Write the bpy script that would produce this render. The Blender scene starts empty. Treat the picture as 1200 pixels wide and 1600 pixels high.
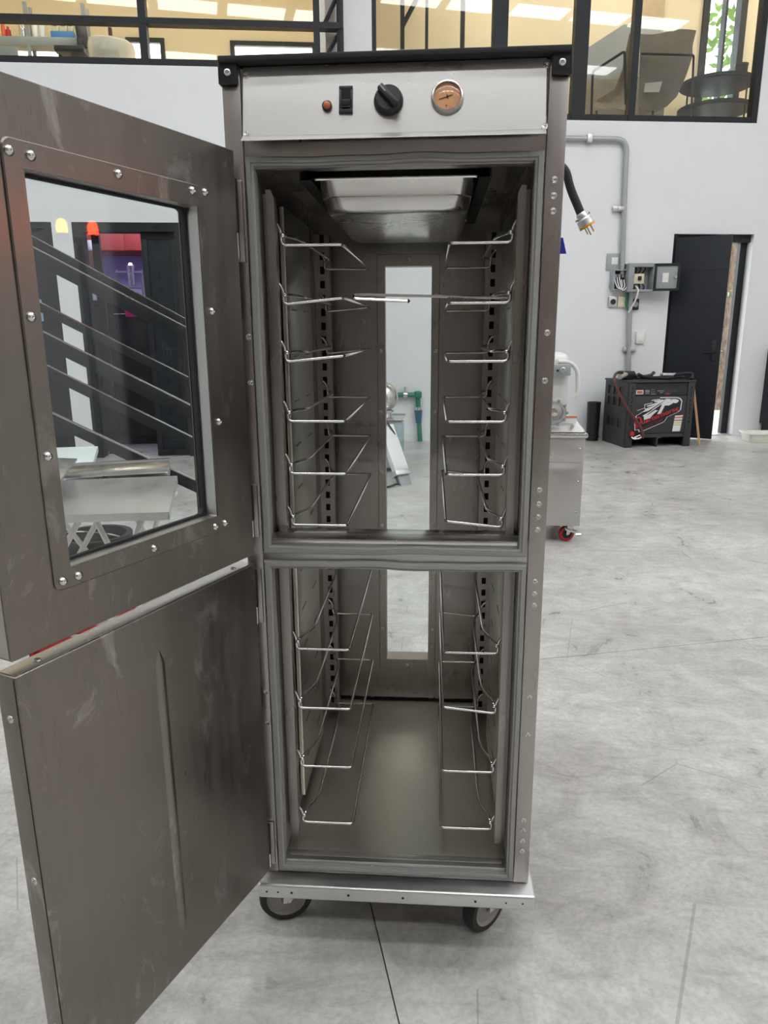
import bpy, bmesh, math, random
from mathutils import Matrix, Vector
random.seed(7)
SC = bpy.context.scene
COL = SC.collection

# ------------------------------------------------------------------ camera, world, light, exposure
CF, CYAW, CPITCH, CROLL = 1125.1, 0.0704, -0.24591, -0.00576
CPOS = Vector((0.07578, -1.34105, 1.35404))
_f = Vector((-math.sin(CYAW)*math.cos(CPITCH), math.cos(CYAW)*math.cos(CPITCH), math.sin(CPITCH)))
_r = Vector((math.cos(CYAW), math.sin(CYAW), 0)); _u = _r.cross(_f)
CR = math.cos(CROLL)*_r + math.sin(CROLL)*_u
CU = -math.sin(CROLL)*_r + math.cos(CROLL)*_u
cam_d = bpy.data.cameras.new('camera'); cam = bpy.data.objects.new('camera', cam_d); COL.objects.link(cam)
cam_d.sensor_fit = 'HORIZONTAL'; cam_d.sensor_width = 36; cam_d.lens = 36*CF/1200
cam_d.clip_start = 0.02; cam_d.clip_end = 200
cm = Matrix((CR, CU, -_f)).transposed().to_4x4(); cm.translation = CPOS
cam.matrix_world = cm
SC.camera = cam

world = bpy.data.worlds.new('world'); SC.world = world; world.use_nodes = True
bg = world.node_tree.nodes['Background']
bg.inputs[0].default_value = (0.93, 0.97, 1.0, 1); bg.inputs[1].default_value = 5.0     # overcast daylight outside the hall
SKYLIGHT = 12.5                                                                         # roof-light strips
SC.view_settings.view_transform = 'Standard'; SC.view_settings.look = 'None'
SC.view_settings.gamma = 1.0; SC.view_settings.use_curve_mapping = False
SC.view_settings.exposure = 0.14
SC.cycles.max_bounces = 8; SC.cycles.diffuse_bounces = 4; SC.cycles.glossy_bounces = 5
SC.cycles.use_adaptive_sampling = True; SC.cycles.adaptive_threshold = 0.02
SC.cycles.transmission_bounces = 10; SC.cycles.transparent_max_bounces = 12
SC.cycles.use_denoising = True; SC.cycles.caustics_reflective = False; SC.cycles.caustics_refractive = False
SC.cycles.sample_clamp_indirect = 6.0

# ------------------------------------------------------------------ measuring helpers
def ray(u, v):
    return CPOS, _f + CR*((u-600)/CF) - CU*((v-800)/CF)
TH = math.atan(0.15)
WALL = Matrix.Translation((0, 7.8, 0)) @ Matrix.Rotation(TH, 4, 'Z')     # back-wall frame: x along, y into the wall, z up
WINV = WALL.inverted()
def wl(u, v, d):                       # pixel -> (s, z) on the plane y=d of the back-wall frame
    o, r = ray(u, v); o = WINV @ o; r = WINV.to_3x3() @ r
    t = (d-o.y)/r.y; p = o+t*r
    return p.x, p.z
def oy(u, v, y):
    o, r = ray(u, v); t = (y-o.y)/r.y; return o+t*r
def oz(u, v, z):
    o, r = ray(u, v); t = (z-o.z)/r.z; return o+t*r

# ------------------------------------------------------------------ materials
MATS = {}
def nodes_of(name):
    m = bpy.data.materials.new(name); m.use_nodes = True
    nt = m.node_tree; b = nt.nodes['Principled BSDF']; MATS[name] = m
    return m, nt, b
def setc(b, k, v):
    b.inputs[k].default_value = v if isinstance(v, (int, float)) else tuple(v)+((1,) if len(v) == 3 else ())
def mat(name, col, rough=0.5, metal=0.0, var=0.08, scale=6.0, bump=0.0, bscale=80.0, coat=0.0, stretch=(1,1,1), spec=0.5, rvar=0.1):
    m, nt, b = nodes_of(name)
    N = nt.nodes; L = nt.links
    tc = N.new('ShaderNodeTexCoord'); mp = N.new('ShaderNodeMapping'); L.new(tc.outputs['Object'], mp.inputs[0])
    mp.inputs['Scale'].default_value = stretch
    nz = N.new('ShaderNodeTexNoise'); nz.inputs['Scale'].default_value = scale; nz.inputs['Detail'].default_value = 6; nz.inputs['Roughness'].default_value = 0.65
    L.new(mp.outputs[0], nz.inputs['Vector'])
    cr = N.new('ShaderNodeValToRGB'); L.new(nz.outputs[0], cr.inputs[0])
    lo = [max(0, c*(1-var)) for c in col]; hi = [min(1, c*(1+var)) for c in col]
    cr.color_ramp.elements[0].color = lo+[1]; cr.color_ramp.elements[0].position = 0.3
    cr.color_ramp.elements[1].color = hi+[1]; cr.color_ramp.elements[1].position = 0.7
    L.new(cr.outputs[0], b.inputs['Base Color'])
    mr = N.new('ShaderNodeMapRange'); L.new(nz.outputs[0], mr.inputs[0])
    mr.inputs[1].default_value = 0.3; mr.inputs[2].default_value = 0.7
    mr.inputs[3].default_value = max(0.02, rough*(1-rvar)); mr.inputs[4].default_value = min(1, rough*(1+rvar))
    L.new(mr.outputs[0], b.inputs['Roughness'])
    setc(b, 'Metallic', metal); setc(b, 'Specular IOR Level', spec); setc(b, 'Coat Weight', coat)
    if bump:
        n2 = N.new('ShaderNodeTexNoise'); n2.inputs['Scale'].default_value = bscale; n2.inputs['Detail'].default_value = 4
        L.new(mp.outputs[0], n2.inputs['Vector'])
        bp = N.new('ShaderNodeBump'); bp.inputs['Strength'].default_value = bump; bp.inputs['Distance'].default_value = 0.002
        L.new(n2.outputs[0], bp.inputs['Height']); L.new(bp.outputs[0], b.inputs['Normal'])
    return m
def steel(name, col=(0.56, 0.54, 0.52), rough=0.3, aniso=0.0, horiz=False, smudge=0.35, wear=0.14, scuff=0.0):
    """brushed stainless: stretched reflections across the grain, soft smudges in gloss and tone"""
    m, nt, b = nodes_of(name); N = nt.nodes; L = nt.links
    tc = N.new('ShaderNodeTexCoord')
    s = N.new('ShaderNodeTexNoise'); s.inputs['Scale'].default_value = 3.2; s.inputs['Detail'].default_value = 3; s.inputs['Roughness'].default_value = 0.5
    L.new(tc.outputs['Object'], s.inputs['Vector'])
    mp = N.new('ShaderNodeMapping'); L.new(tc.outputs['Object'], mp.inputs[0]); mp.inputs['Scale'].default_value = (2, 30, 30) if horiz else (30, 30, 2)
    g = N.new('ShaderNodeTexNoise'); g.inputs['Scale'].default_value = 1.6; g.inputs['Detail'].default_value = 2; L.new(mp.outputs[0], g.inputs['Vector'])
    ad = N.new('ShaderNodeMath'); ad.operation = 'MULTIPLY_ADD'; L.new(s.outputs[0], ad.inputs[0]); ad.inputs[1].default_value = 0.75
    g2 = N.new('ShaderNodeMath'); g2.operation = 'MULTIPLY'; L.new(g.outputs[0], g2.inputs[0]); g2.inputs[1].default_value = 0.25
    L.new(g2.outputs[0], ad.inputs[2])
    mr = N.new('ShaderNodeMapRange'); L.new(ad.outputs[0], mr.inputs[0]); mr.inputs[1].default_value = 0.35; mr.inputs[2].default_value = 0.65
    mr.inputs[3].default_value = rough*(1-smudge); mr.inputs[4].default_value = rough*(1+smudge); L.new(mr.outputs[0], b.inputs['Roughness'])
    cr = N.new('ShaderNodeValToRGB'); L.new(ad.outputs[0], cr.inputs[0])
    cr.color_ramp.elements[0].position = 0.3; cr.color_ramp.elements[0].color = [c*(1-wear) for c in col]+[1]
    cr.color_ramp.elements[1].position = 0.7; cr.color_ramp.elements[1].color = [min(1, c*(1+wear*0.6)) for c in col]+[1]
    setc(b, 'Metallic', 1.0); colo = cr.outputs[0]
    if scuff:                       # pale rubbed patches and fine marks
        sm = N.new('ShaderNodeMapping'); L.new(tc.outputs['Object'], sm.inputs[0]); sm.inputs['Scale'].default_value = (1.6, 1.6, 0.8)
        sn = N.new('ShaderNodeTexNoise'); sn.inputs['Scale'].default_value = 7.0; sn.inputs['Detail'].default_value = 7; sn.inputs['Roughness'].default_value = 0.7; sn.inputs['Distortion'].default_value = 0.8
        L.new(sm.outputs[0], sn.inputs['Vector'])
        sr = N.new('ShaderNodeMapRange'); L.new(sn.outputs[0], sr.inputs[0]); sr.inputs[1].default_value = 0.56; sr.inputs[2].default_value = 0.72; sr.inputs[3].default_value = 0.0; sr.inputs[4].default_value = scuff
        mxc = N.new('ShaderNodeMix'); mxc.data_type = 'RGBA'; L.new(sr.outputs[0], mxc.inputs[0]); L.new(colo, mxc.inputs[6]); mxc.inputs[7].default_value = (0.62, 0.59, 0.56, 1)
        colo = mxc.outputs[2]
    L.new(colo, b.inputs['Base Color'])
    if aniso:
        setc(b, 'Anisotropic', aniso); setc(b, 'Anisotropic Rotation', 0.0 if horiz else 0.25)
        cx = N.new('ShaderNodeCombineXYZ'); cx.inputs[0].default_value = 0.04; cx.inputs[1].default_value = 0.03; cx.inputs[2].default_value = 1.0
        L.new(cx.outputs[0], b.inputs['Tangent'])
    return m
def emis(name, col, st):
    m, nt, b = nodes_of(name); setc(b, 'Base Color', col); setc(b, 'Emission Color', col); setc(b, 'Emission Strength', st); setc(b, 'Roughness', 0.6)
    return m
def glass(name, tint=(0.96, 0.985, 0.98), refl=0.09):
    """thin pane: clear with a Fresnel reflection"""
    m, nt, b = nodes_of(name); N = nt.nodes; L = nt.links
    N.remove(b); out = N['Material Output']
    t = N.new('ShaderNodeBsdfTransparent'); t.inputs[0].default_value = tint+(1,)
    g = N.new('ShaderNodeBsdfGlossy'); g.inputs['Roughness'].default_value = 0.015
    lw = N.new('ShaderNodeLayerWeight'); lw.inputs[0].default_value = 0.5
    pw_ = N.new('ShaderNodeMath'); pw_.operation = 'POWER'; L.new(lw.outputs['Facing'], pw_.inputs[0]); pw_.inputs[1].default_value = 5.0
    fr = N.new('ShaderNodeMath'); fr.operation = 'MULTIPLY_ADD'; L.new(pw_.outputs[0], fr.inputs[0]); fr.inputs[1].default_value = 0.9; fr.inputs[2].default_value = refl/2
    mx = N.new('ShaderNodeMixShader'); L.new(fr.outputs[0], mx.inputs[0]); L.new(t.outputs[0], mx.inputs[1]); L.new(g.outputs[0], mx.inputs[2])
    L.new(mx.outputs[0], out.inputs[0])
    return m
def concrete(name):
    m, nt, b = nodes_of(name); N = nt.nodes; L = nt.links
    ge = N.new('ShaderNodeNewGeometry')
    def noise(sc, det, ro=0.6, st=(1, 1, 1), dist=0.0):
        mp = N.new('ShaderNodeMapping'); mp.inputs['Scale'].default_value = st; L.new(ge.outputs['Position'], mp.inputs[0])
        n = N.new('ShaderNodeTexNoise'); n.inputs['Scale'].default_value = sc; n.inputs['Detail'].default_value = det; n.inputs['Roughness'].default_value = ro
        n.inputs['Distortion'].default_value = dist; L.new(mp.outputs[0], n.inputs['Vector']); return n.outputs[0]
    big = noise(0.9, 5, 0.6, dist=0.4); mid = noise(5.0, 9, 0.72, dist=1.0); swirl = noise(3.0, 6, 0.7, (0.9, 3.2, 1), 2.2); fine = noise(70, 4, 0.6)
    def ramp(x, p0, c0, p1, c1):
        r = N.new('ShaderNodeValToRGB'); r.color_ramp.elements[0].position = p0; r.color_ramp.elements[1].position = p1
        r.color_ramp.elements[0].color = c0+(1,); r.color_ramp.elements[1].color = c1+(1,); L.new(x, r.inputs[0]); return r.outputs[0]
    def mix(kind, a, c, f):
        mm = N.new('ShaderNodeMix'); mm.data_type = 'RGBA'; mm.blend_type = kind; mm.inputs[0].default_value = f
        L.new(a, mm.inputs[6]); L.new(c, mm.inputs[7]); return mm.outputs[2]
    c = ramp(big, 0.35, (0.50, 0.485, 0.46), 0.65, (0.64, 0.63, 0.605))
    c = mix('MULTIPLY', c, ramp(mid, 0.32, (0.66, 0.65, 0.645), 0.62, (1.06, 1.06, 1.05)), 0.95)
    c = mix('MULTIPLY', c, ramp(swirl, 0.36, (0.72, 0.71, 0.7), 0.52, (1, 1, 1)), 0.5)
    c = mix('MULTIPLY', c, ramp(fine, 0.3, (0.80, 0.80, 0.80), 0.6, (1.04, 1.04, 1.04)), 0.8)
    # thin wandering scratches
    w = N.new('ShaderNodeTexVoronoi'); w.feature = 'DISTANCE_TO_EDGE'; w.inputs['Scale'].default_value = 1.15; w.inputs['Randomness'].default_value = 1
    mpw = N.new('ShaderNodeMapping'); L.new(ge.outputs['Position'], mpw.inputs[0]); L.new(mpw.outputs[0], w.inputs['Vector'])
    br = noise(2.3, 2)
    thr = N.new('ShaderNodeMath'); thr.operation = 'LESS_THAN'; L.new(w.outputs['Distance'], thr.inputs[0]); thr.inputs[1].default_value = 0.0022
    gate = N.new('ShaderNodeMath'); gate.operation = 'GREATER_THAN'; L.new(br, gate.inputs[0]); gate.inputs[1].default_value = 0.54
    ml = N.new('ShaderNodeMath'); ml.operation = 'MULTIPLY'; L.new(thr.outputs[0], ml.inputs[0]); L.new(gate.outputs[0], ml.inputs[1])
    ml2 = N.new('ShaderNodeMath'); ml2.operation = 'MULTIPLY'; L.new(ml.outputs[0], ml2.inputs[0]); ml2.inputs[1].default_value = 0.35
    dk = N.new('ShaderNodeMix'); dk.data_type = 'RGBA'; L.new(ml2.outputs[0], dk.inputs[0]); L.new(c, dk.inputs[6]); dk.inputs[7].default_value = (0.12, 0.11, 0.105, 1)
    L.new(dk.outputs[2], b.inputs['Base Color'])
    mr = N.new('ShaderNodeMapRange'); L.new(mid, mr.inputs[0]); mr.inputs[1].default_value = 0.3; mr.inputs[2].default_value = 0.7
    mr.inputs[3].default_value = 0.24; mr.inputs[4].default_value = 0.46; L.new(mr.outputs[0], b.inputs['Roughness'])
    bp = N.new('ShaderNodeBump'); bp.inputs['Strength'].default_value = 0.12; bp.inputs['Distance'].default_value = 0.004
    L.new(swirl, bp.inputs['Height']); L.new(bp.outputs[0], b.inputs['Normal'])
    return m

M = {}
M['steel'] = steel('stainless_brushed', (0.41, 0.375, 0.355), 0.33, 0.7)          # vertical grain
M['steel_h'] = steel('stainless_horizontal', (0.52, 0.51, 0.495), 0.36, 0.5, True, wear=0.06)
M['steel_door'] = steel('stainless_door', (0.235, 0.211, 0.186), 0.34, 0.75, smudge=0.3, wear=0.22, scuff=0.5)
M['steel_in'] = steel('stainless_liner', (0.33, 0.315, 0.295), 0.30, 0.6, smudge=0.3)
M['steel_floor'] = steel('stainless_worn_floor', (0.72, 0.70, 0.63), 0.38, smudge=0.2)
M['steel_bright'] = steel('stainless_bright', (0.64, 0.63, 0.61), 0.22)
M['chrome'] = steel('wire_chrome', (0.80, 0.79, 0.77), 0.12)
M['alu'] = steel('cast_aluminium', (0.64, 0.64, 0.635), 0.40, smudge=0.2)
M['gasket'] = mat('grey_gasket', (0.27, 0.268, 0.26), 0.55, var=0.03, scale=6)
M['breaker'] = mat('beige_breaker_strip', (0.36, 0.33, 0.29), 0.5, var=0.15)
M['black'] = mat('black_plastic', (0.012, 0.012, 0.013), 0.38, var=0.2)
M['black_matt'] = mat('black_matt', (0.015, 0.015, 0.016), 0.75, var=0.2)
M['rubber'] = mat('black_rubber', (0.014, 0.014, 0.014), 0.6, var=0.2, bump=0.1)
M['hole'] = mat('dark_recess', (0.006, 0.006, 0.006), 0.8)
M['wheel_hub'] = mat('grey_wheel_hub', (0.27, 0.25, 0.23), 0.5)
M['amber'] = mat('amber_lens', (0.60, 0.14, 0.03), 0.25, coat=0.6, var=0.2, scale=60)
M['dial'] = mat('peach_dial_face', (0.80, 0.36, 0.17), 0.55, var=0.12, scale=30)
M['ink'] = mat('dark_ink', (0.03, 0.025, 0.02), 0.6)
M['print'] = mat('faded_print', (0.62, 0.60, 0.57), 0.6)
M['glass'] = glass('clear_glass'); M['glass_mezz'] = glass('mezzanine_glass', (0.93, 0.94, 0.92), 0.06)
M['wall'] = mat('white_plaster', (0.80, 0.81, 0.82), 0.75, var=0.02, scale=2.5, bump=0.05, bscale=25)
M['wall_warm'] = mat('cream_plaster', (0.84, 0.74, 0.55), 0.8, var=0.03, scale=2)
M['wall_dull'] = mat('dull_brown_cladding', (0.23, 0.20, 0.18), 0.7, var=0.2, scale=1.2)
M['roof'] = mat('roof_sheet', (0.62, 0.62, 0.61), 0.6, var=0.05, scale=2)
M['floor'] = concrete('polished_concrete')
M['joint'] = mat('joint_fill', (0.10, 0.095, 0.09), 0.85)
M['frame'] = mat('charcoal_frame', (0.016, 0.018, 0.021), 0.5, var=0.1, spec=0.3)
M['leaf'] = mat('charcoal_door', (0.014, 0.017, 0.022), 0.55, var=0.1, scale=3, spec=0.3)
M['grey_paint'] = mat('grey_paint', (0.30, 0.32, 0.33), 0.45, var=0.05)
M['conduit'] = mat('conduit_grey', (0.42, 0.44, 0.45), 0.35, metal=0.4, var=0.05)
M['panelgrey'] = mat('box_grey', (0.36, 0.40, 0.41), 0.45, var=0.05)
M['white'] = mat('white_plastic', (0.80, 0.80, 0.78), 0.4, var=0.03)
M['cream'] = mat('cream_plastic', (0.72, 0.66, 0.48), 0.4, var=0.04)
M['offwhite'] = mat('white_enamel', (0.66, 0.66, 0.63), 0.3, var=0.03, coat=0.3)
M['red'] = mat('red_paint', (0.45, 0.015, 0.02), 0.4, var=0.1)
M['redprint'] = mat('red_print', (0.55, 0.02, 0.03), 0.45, var=0.05)
M['redmuted'] = mat('dark_red_print', (0.19, 0.02, 0.025), 0.5, var=0.05)
M['decal'] = mat('silver_print', (0.72, 0.72, 0.72), 0.5, var=0.05)
M['decal_black'] = mat('black_print', (0.006, 0.006, 0.007), 0.5)
M['charger'] = mat('charger_charcoal', (0.042, 0.042, 0.044), 0.5, var=0.08, spec=0.35)
M['charger_dark'] = mat('charger_black', (0.016, 0.016, 0.017), 0.5, var=0.1)
M['wood'] = mat('pale_timber', (0.58, 0.36, 0.17), 0.6, var=0.15, scale=8, stretch=(8, 8, 1))
M['bark'] = mat('bark', (0.16, 0.12, 0.09), 0.9, var=0.6, scale=25, bump=0.8, bscale=30, stretch=(1, 1, 0.4))
M['green'] = mat('green_pipe', (0.02, 0.20, 0.12), 0.4, var=0.08)
M['teal'] = mat('teal_fitting', (0.02, 0.12, 0.20), 0.4, var=0.08)
M['bluebox'] = mat('blue_grey_paint', (0.33, 0.42, 0.45), 0.4, var=0.05)
M['yellow'] = mat('yellow_plug_face', (0.75, 0.34, 0.02), 0.4, var=0.05)
M['blue'] = mat('blue_plastic', (0.01, 0.03, 0.30), 0.4)
M['bluepale'] = mat('pale_blue_label', (0.22, 0.42, 0.66), 0.5)
M['brass'] = mat('brass', (0.48, 0.38, 0.22), 0.3, metal=1.0)
M['magenta'] = mat('magenta_card', (0.75, 0.02, 0.22), 0.6)
M['redpanel'] = mat('red_cladding', (0.42, 0.06, 0.04), 0.5, var=0.1)
M['violet_wall'] = mat('pale_violet_wall', (0.60, 0.56, 0.80), 0.7, var=0.03)
M['brown'] = mat('brown_vinyl', (0.10, 0.035, 0.03), 0.5, var=0.2, scale=30)
M['wrap'] = mat('cling_wrap', (0.85, 0.82, 0.70), 0.25, var=0.05, coat=0.5, bump=0.6, bscale=14, stretch=(1, 1, 6))
M['canvas'] = mat('taupe_canvas', (0.26, 0.235, 0.20), 0.85, var=0.12, scale=9, bump=0.3, bscale=200)
M['paper'] = mat('paper', (0.75, 0.74, 0.70), 0.7, var=0.05)
M['orange'] = mat('orange_plastic', (0.80, 0.12, 0.02), 0.4)
M['leafgreen'] = mat('foliage', (0.16, 0.32, 0.06), 0.6, var=0.4, scale=15)
M['ground'] = mat('outdoor_ground', (0.45, 0.42, 0.38), 0.9, var=0.15)
M['tubplastic'] = mat('tub_plastic', (0.74, 0.75, 0.66), 0.35, var=0.05)
M['palesheet'] = mat('pale_board', (0.62, 0.68, 0.66), 0.5, var=0.06)
M['skylight'] = emis('roof_light', (0.955, 0.985, 1.0), SKYLIGHT)
M['winglow'] = emis('daylit_pane', (0.97, 0.99, 1.0), 4.5)
M['lamp_amber'] = emis('amber_lamp', (1.0, 0.17, 0.0), 110.0)
M['lamp_red'] = emis('red_lamp', (1.0, 0.03, 0.01), 70.0)
M['workfill'] = emis('violet_fill_tube', (0.84, 0.78, 1.0), 13.0)
M['roomfill'] = emis('room_fill', (1.0, 0.95, 0.86), 15.0)

# ------------------------------------------------------------------ mesh builder
WORLD = {}
class G:
    def __init__(s, fr=None): s.bm = bmesh.new(); s.fr = fr
    def _bev(s, geom, bev, seg=2):
        if bev > 0:
            es = list({e for v in geom for e in v.link_edges})
            bmesh.ops.bevel(s.bm, geom=es, offset=bev, segments=seg, profile=0.5, affect='EDGES', clamp_overlap=True)
    def box(s, x0, x1, y0, y1, z0, z1, bev=0.0, seg=2, mx=None):
        m = Matrix.Translation(((x0+x1)/2, (y0+y1)/2, (z0+z1)/2)) @ Matrix.Diagonal((abs(x1-x0), abs(y1-y0), abs(z1-z0), 1))
        if mx: m = mx @ m
        r = bmesh.ops.create_cube(s.bm, size=1, matrix=m)
        s._bev(r['verts'], bev, seg); return s
    def hexa(s, pts, bev=0.0):
        """8 points: bottom 4 ccw, top 4 ccw"""
        v = [s.bm.verts.new(p) for p in pts]
        for f in ((3,2,1,0),(4,5,6,7),(0,1,5,4),(1,2,6,5),(2,3,7,6),(3,0,4,7)): s.bm.faces.new([v[i] for i in f])
        s._bev(v, bev); return s
    def cyl(s, p0, p1, r0, r1=None, n=16, cap=True):
        p0, p1 = Vector(p0), Vector(p1); d = p1-p0
        if r1 is None: r1 = r0
        m = Matrix.Translation((p0+p1)/2) @ d.to_track_quat('Z', 'Y').to_matrix().to_4x4()
        bmesh.ops.create_cone(s.bm, cap_ends=cap, segments=n, radius1=r0, radius2=r1, depth=d.length, matrix=m); return s
    def lathe(s, prof, o=(0,0,0), ax=(0,0,1), n=24, sx=1.0):
        """prof: list of (radius, height) along axis"""
        q = Vector(ax).to_track_quat('Z', 'Y').to_matrix(); o = Vector(o); rings = []
        for r, h in prof:
            if r < 1e-6: rings.append([s.bm.verts.new(o+q@Vector((0,0,h)))])
            else: rings.append([s.bm.verts.new(o+q@Vector((r*sx*math.cos(2*math.pi*i/n), r*math.sin(2*math.pi*i/n), h))) for i in range(n)])
        for a, b in zip(rings, rings[1:]):
            for i in range(n):
                j = (i+1) % n
                if len(a) == 1 and len(b) == 1: continue
                if len(a) == 1: s.bm.faces.new((a[0], b[j], b[i])) if False else s.bm.faces.new((a[0], b[i], b[j]))
                elif len(b) == 1: s.bm.faces.new((a[i], b[0], a[j]))
                else: s.bm.faces.new((a[i], b[i], b[j], a[j]))
        return s
    def tube(s, pts, r, n=8, round_=0.0, rseg=4, closed=False, cap=True):
        P = [Vector(p) for p in pts]
        if round_ > 0:
            Q = []
            idx = range(len(P))
            for i in idx:
                if not closed and i in (0, len(P)-1): Q.append(P[i]); continue
                a, b, c = P[i-1], P[i], P[(i+1) % len(P)]
                la, lc = (a-b).length, (c-b).length; k = min(round_, la*0.48, lc*0.48)
                s0 = b+(a-b).normalized()*k; s1 = b+(c-b).normalized()*k
                for t in range(rseg+1):
                    w = t/rseg; Q.append((1-w)**2*s0+2*w*(1-w)*b+w*w*s1)
            P = Q
        N = len(P); rings = []; prev = None
        for i in range(N):
            if closed: d = P[(i+1) % N]-P[i-1]
            else: d = P[min(i+1, N-1)]-P[max(i-1, 0)]
            d = d.normalized()
            if prev is None:
                a = Vector((0,0,1)) if abs(d.z) < 0.9 else Vector((1,0,0)); x = d.cross(a).normalized()
            else: x = (prev-d*prev.dot(d)).normalized()
            y = d.cross(x); prev = x
            rings.append([s.bm.verts.new(P[i]+r*(x*math.cos(2*math.pi*k/n)+y*math.sin(2*math.pi*k/n))) for k in range(n)])
        m = N if closed else N-1
        for i in range(m):
            a, b = rings[i], rings[(i+1) % N]
            for k in range(n): s.bm.faces.new((a[k], a[(k+1) % n], b[(k+1) % n], b[k]))
        if not closed and cap:
            s.bm.faces.new(rings[0][::-1]); s.bm.faces.new(rings[-1])
        return s
    def prism(s, poly, o, ux, uy, th):
        """extrude a 2-d outline (in plane ux,uy at o) by th along ux x uy"""
        o, ux, uy = Vector(o), Vector(ux), Vector(uy); nrm = ux.cross(uy).normalized()
        a = [s.bm.verts.new(o+ux*p[0]+uy*p[1]) for p in poly]; b = [s.bm.verts.new(o+ux*p[0]+uy*p[1]+nrm*th) for p in poly]
        n = len(poly)
        s.bm.faces.new(a[::-1]); s.bm.faces.new(b)
        for i in range(n): s.bm.faces.new((a[i], a[(i+1) % n], b[(i+1) % n], b[i]))
        return s
    def frame(s, outer, inner, y0, y1, bev=0.0):
        """flat rectangular ring in the xz plane, outer/inner = (x0,x1,z0,z1)"""
        X0, X1, Z0, Z1 = outer; x0, x1, z0, z1 = inner
        s.box(X0, X1, y0, y1, z1, Z1, bev); s.box(X0, X1, y0, y1, Z0, z0, bev)
        s.box(X0, x0, y0, y1, z0, z1, bev); s.box(x1, X1, y0, y1, z0, z1, bev); return s
    def done(s, name, m, parent=None, smooth=True, mx=None):
        bm = s.bm
        if mx is not None: bm.transform(mx)
        if s.fr is not None: bm.transform(s.fr)
        bmesh.ops.recalc_face_normals(bm, faces=bm.faces)
        lo = Vector([min(v.co[i] for v in bm.verts) for i in range(3)]); hi = Vector([max(v.co[i] for v in bm.verts) for i in range(3)])
        c = (lo+hi)/2
        if parent is None: c.z = lo.z
        bm.transform(Matrix.Translation(-c))
        me = bpy.data.meshes.new(name); bm.to_mesh(me); bm.free()
        me.materials.append(M[m] if isinstance(m, str) else m)
        if smooth:
            me.shade_smooth()
            try: me.set_sharp_from_angle(angle=math.radians(35))
            except Exception: pass
        return link(name, me, Matrix.Translation(c), parent)
def link(name, me, W, parent=None):
    o = bpy.data.objects.new(name, me); COL.objects.link(o); o.matrix_basis = W
    WORLD[o.name] = W.copy()
    if parent is not None:
        o.parent = parent; o.matrix_parent_inverse = WORLD[parent.name].inverted()
    return o
def thing(name, label, cat, loc=(0,0,0), rz=0.0, group=None):
    o = bpy.data.objects.new(name, None); COL.objects.link(o); o.empty_display_size = 0.1
    W = Matrix.Translation(loc) @ Matrix.Rotation(rz, 4, 'Z'); o.matrix_basis = W; WORLD[o.name] = W
    return tag(o, label, cat, group)
def tag(o, label, cat=None, group=None):
    o['label'] = label
    if cat: o['category'] = cat
    if group: o['group'] = group
    return o
def struct(o): o['kind'] = 'structure'; return o
def lab(o, t): o['label'] = t; return o
def put(name, src, W, parent):
    """another object sharing a mesh"""
    return link(name, src.data if hasattr(src, 'data') else src, W, parent)
def aim(p, n, roll=0.0):
    return Matrix.Translation(p) @ Vector(n).to_track_quat('Z', 'Y').to_matrix().to_4x4() @ Matrix.Rotation(roll, 4, 'Z')
def text_mesh(txt, size, ext=0.0006, shear=0.0, bold=0.0, space=1.0):
    c = bpy.data.curves.new('lettering', 'FONT'); c.body = txt; c.size = size; c.extrude = ext; c.shear = shear; c.offset = bold; c.space_character = space
    c.resolution_u = 3
    o = bpy.data.objects.new('lettering', c); COL.objects.link(o)
    bpy.context.view_layer.update()
    me = bpy.data.meshes.new_from_object(o.evaluated_get(bpy.context.evaluated_depsgraph_get()))
    bpy.data.objects.remove(o); bpy.data.curves.remove(c); me.name = 'lettering'
    return me

# shared screw meshes (axis +z)
def _screw(name, r, kind):
    g = G()
    if kind == 'dome':
        g.lathe([(r*1.05, 0), (r*1.02, r*0.2), (r*0.95, r*0.4), (r*0.72, r*0.72), (r*0.3, r*0.84), (r*0.22, r*0.84), (r*0.2, r*0.45), (0, r*0.45)], n=14)
    else:
        g.lathe([(r*1.25, 0), (r*1.2, r*0.22), (r*0.92, r*0.26), (r*0.86, r*0.08), (r*0.8, r*0.2), (r*0.42, r*0.24), (r*0.32, -r*0.1), (0, -r*0.12)], n=12)
    bm = g.bm; me = bpy.data.meshes.new(name); bmesh.ops.recalc_face_normals(bm, faces=bm.faces); bm.to_mesh(me); bm.free(); me.shade_smooth()
    me.materials.append(M['steel_bright']); return me
SCR_DOME = _screw('screw_dome', 0.0065, 'dome'); SCR_FLAT = _screw('screw_flat', 0.0046, 'flat'); SCR_SMALL = _screw('screw_small', 0.0032, 'flat')
def screw(parent, p, n, me=None, dark=True, name='screw'):
    me = me or SCR_FLAT
    o = link(name, me, aim(p, n, random.random()*3), parent)
    return o

# ================================================================== THE HALL
DL = -0.875                                   # plane of the wall block on the left, in front of the back wall
S_COR = wl(541, 95, DL)[0]                    # its right-hand corner
SILL_R, SILL_L, HEAD = 3.73, 3.93, 5.75
DR0, DR1, DRZ = 3.01, 4.03, 2.49              # open doorway in the back wall
SW0 = wl(581, 60, 0)[0]; SW1 = wl(1193, 100, 0)[0]

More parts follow.
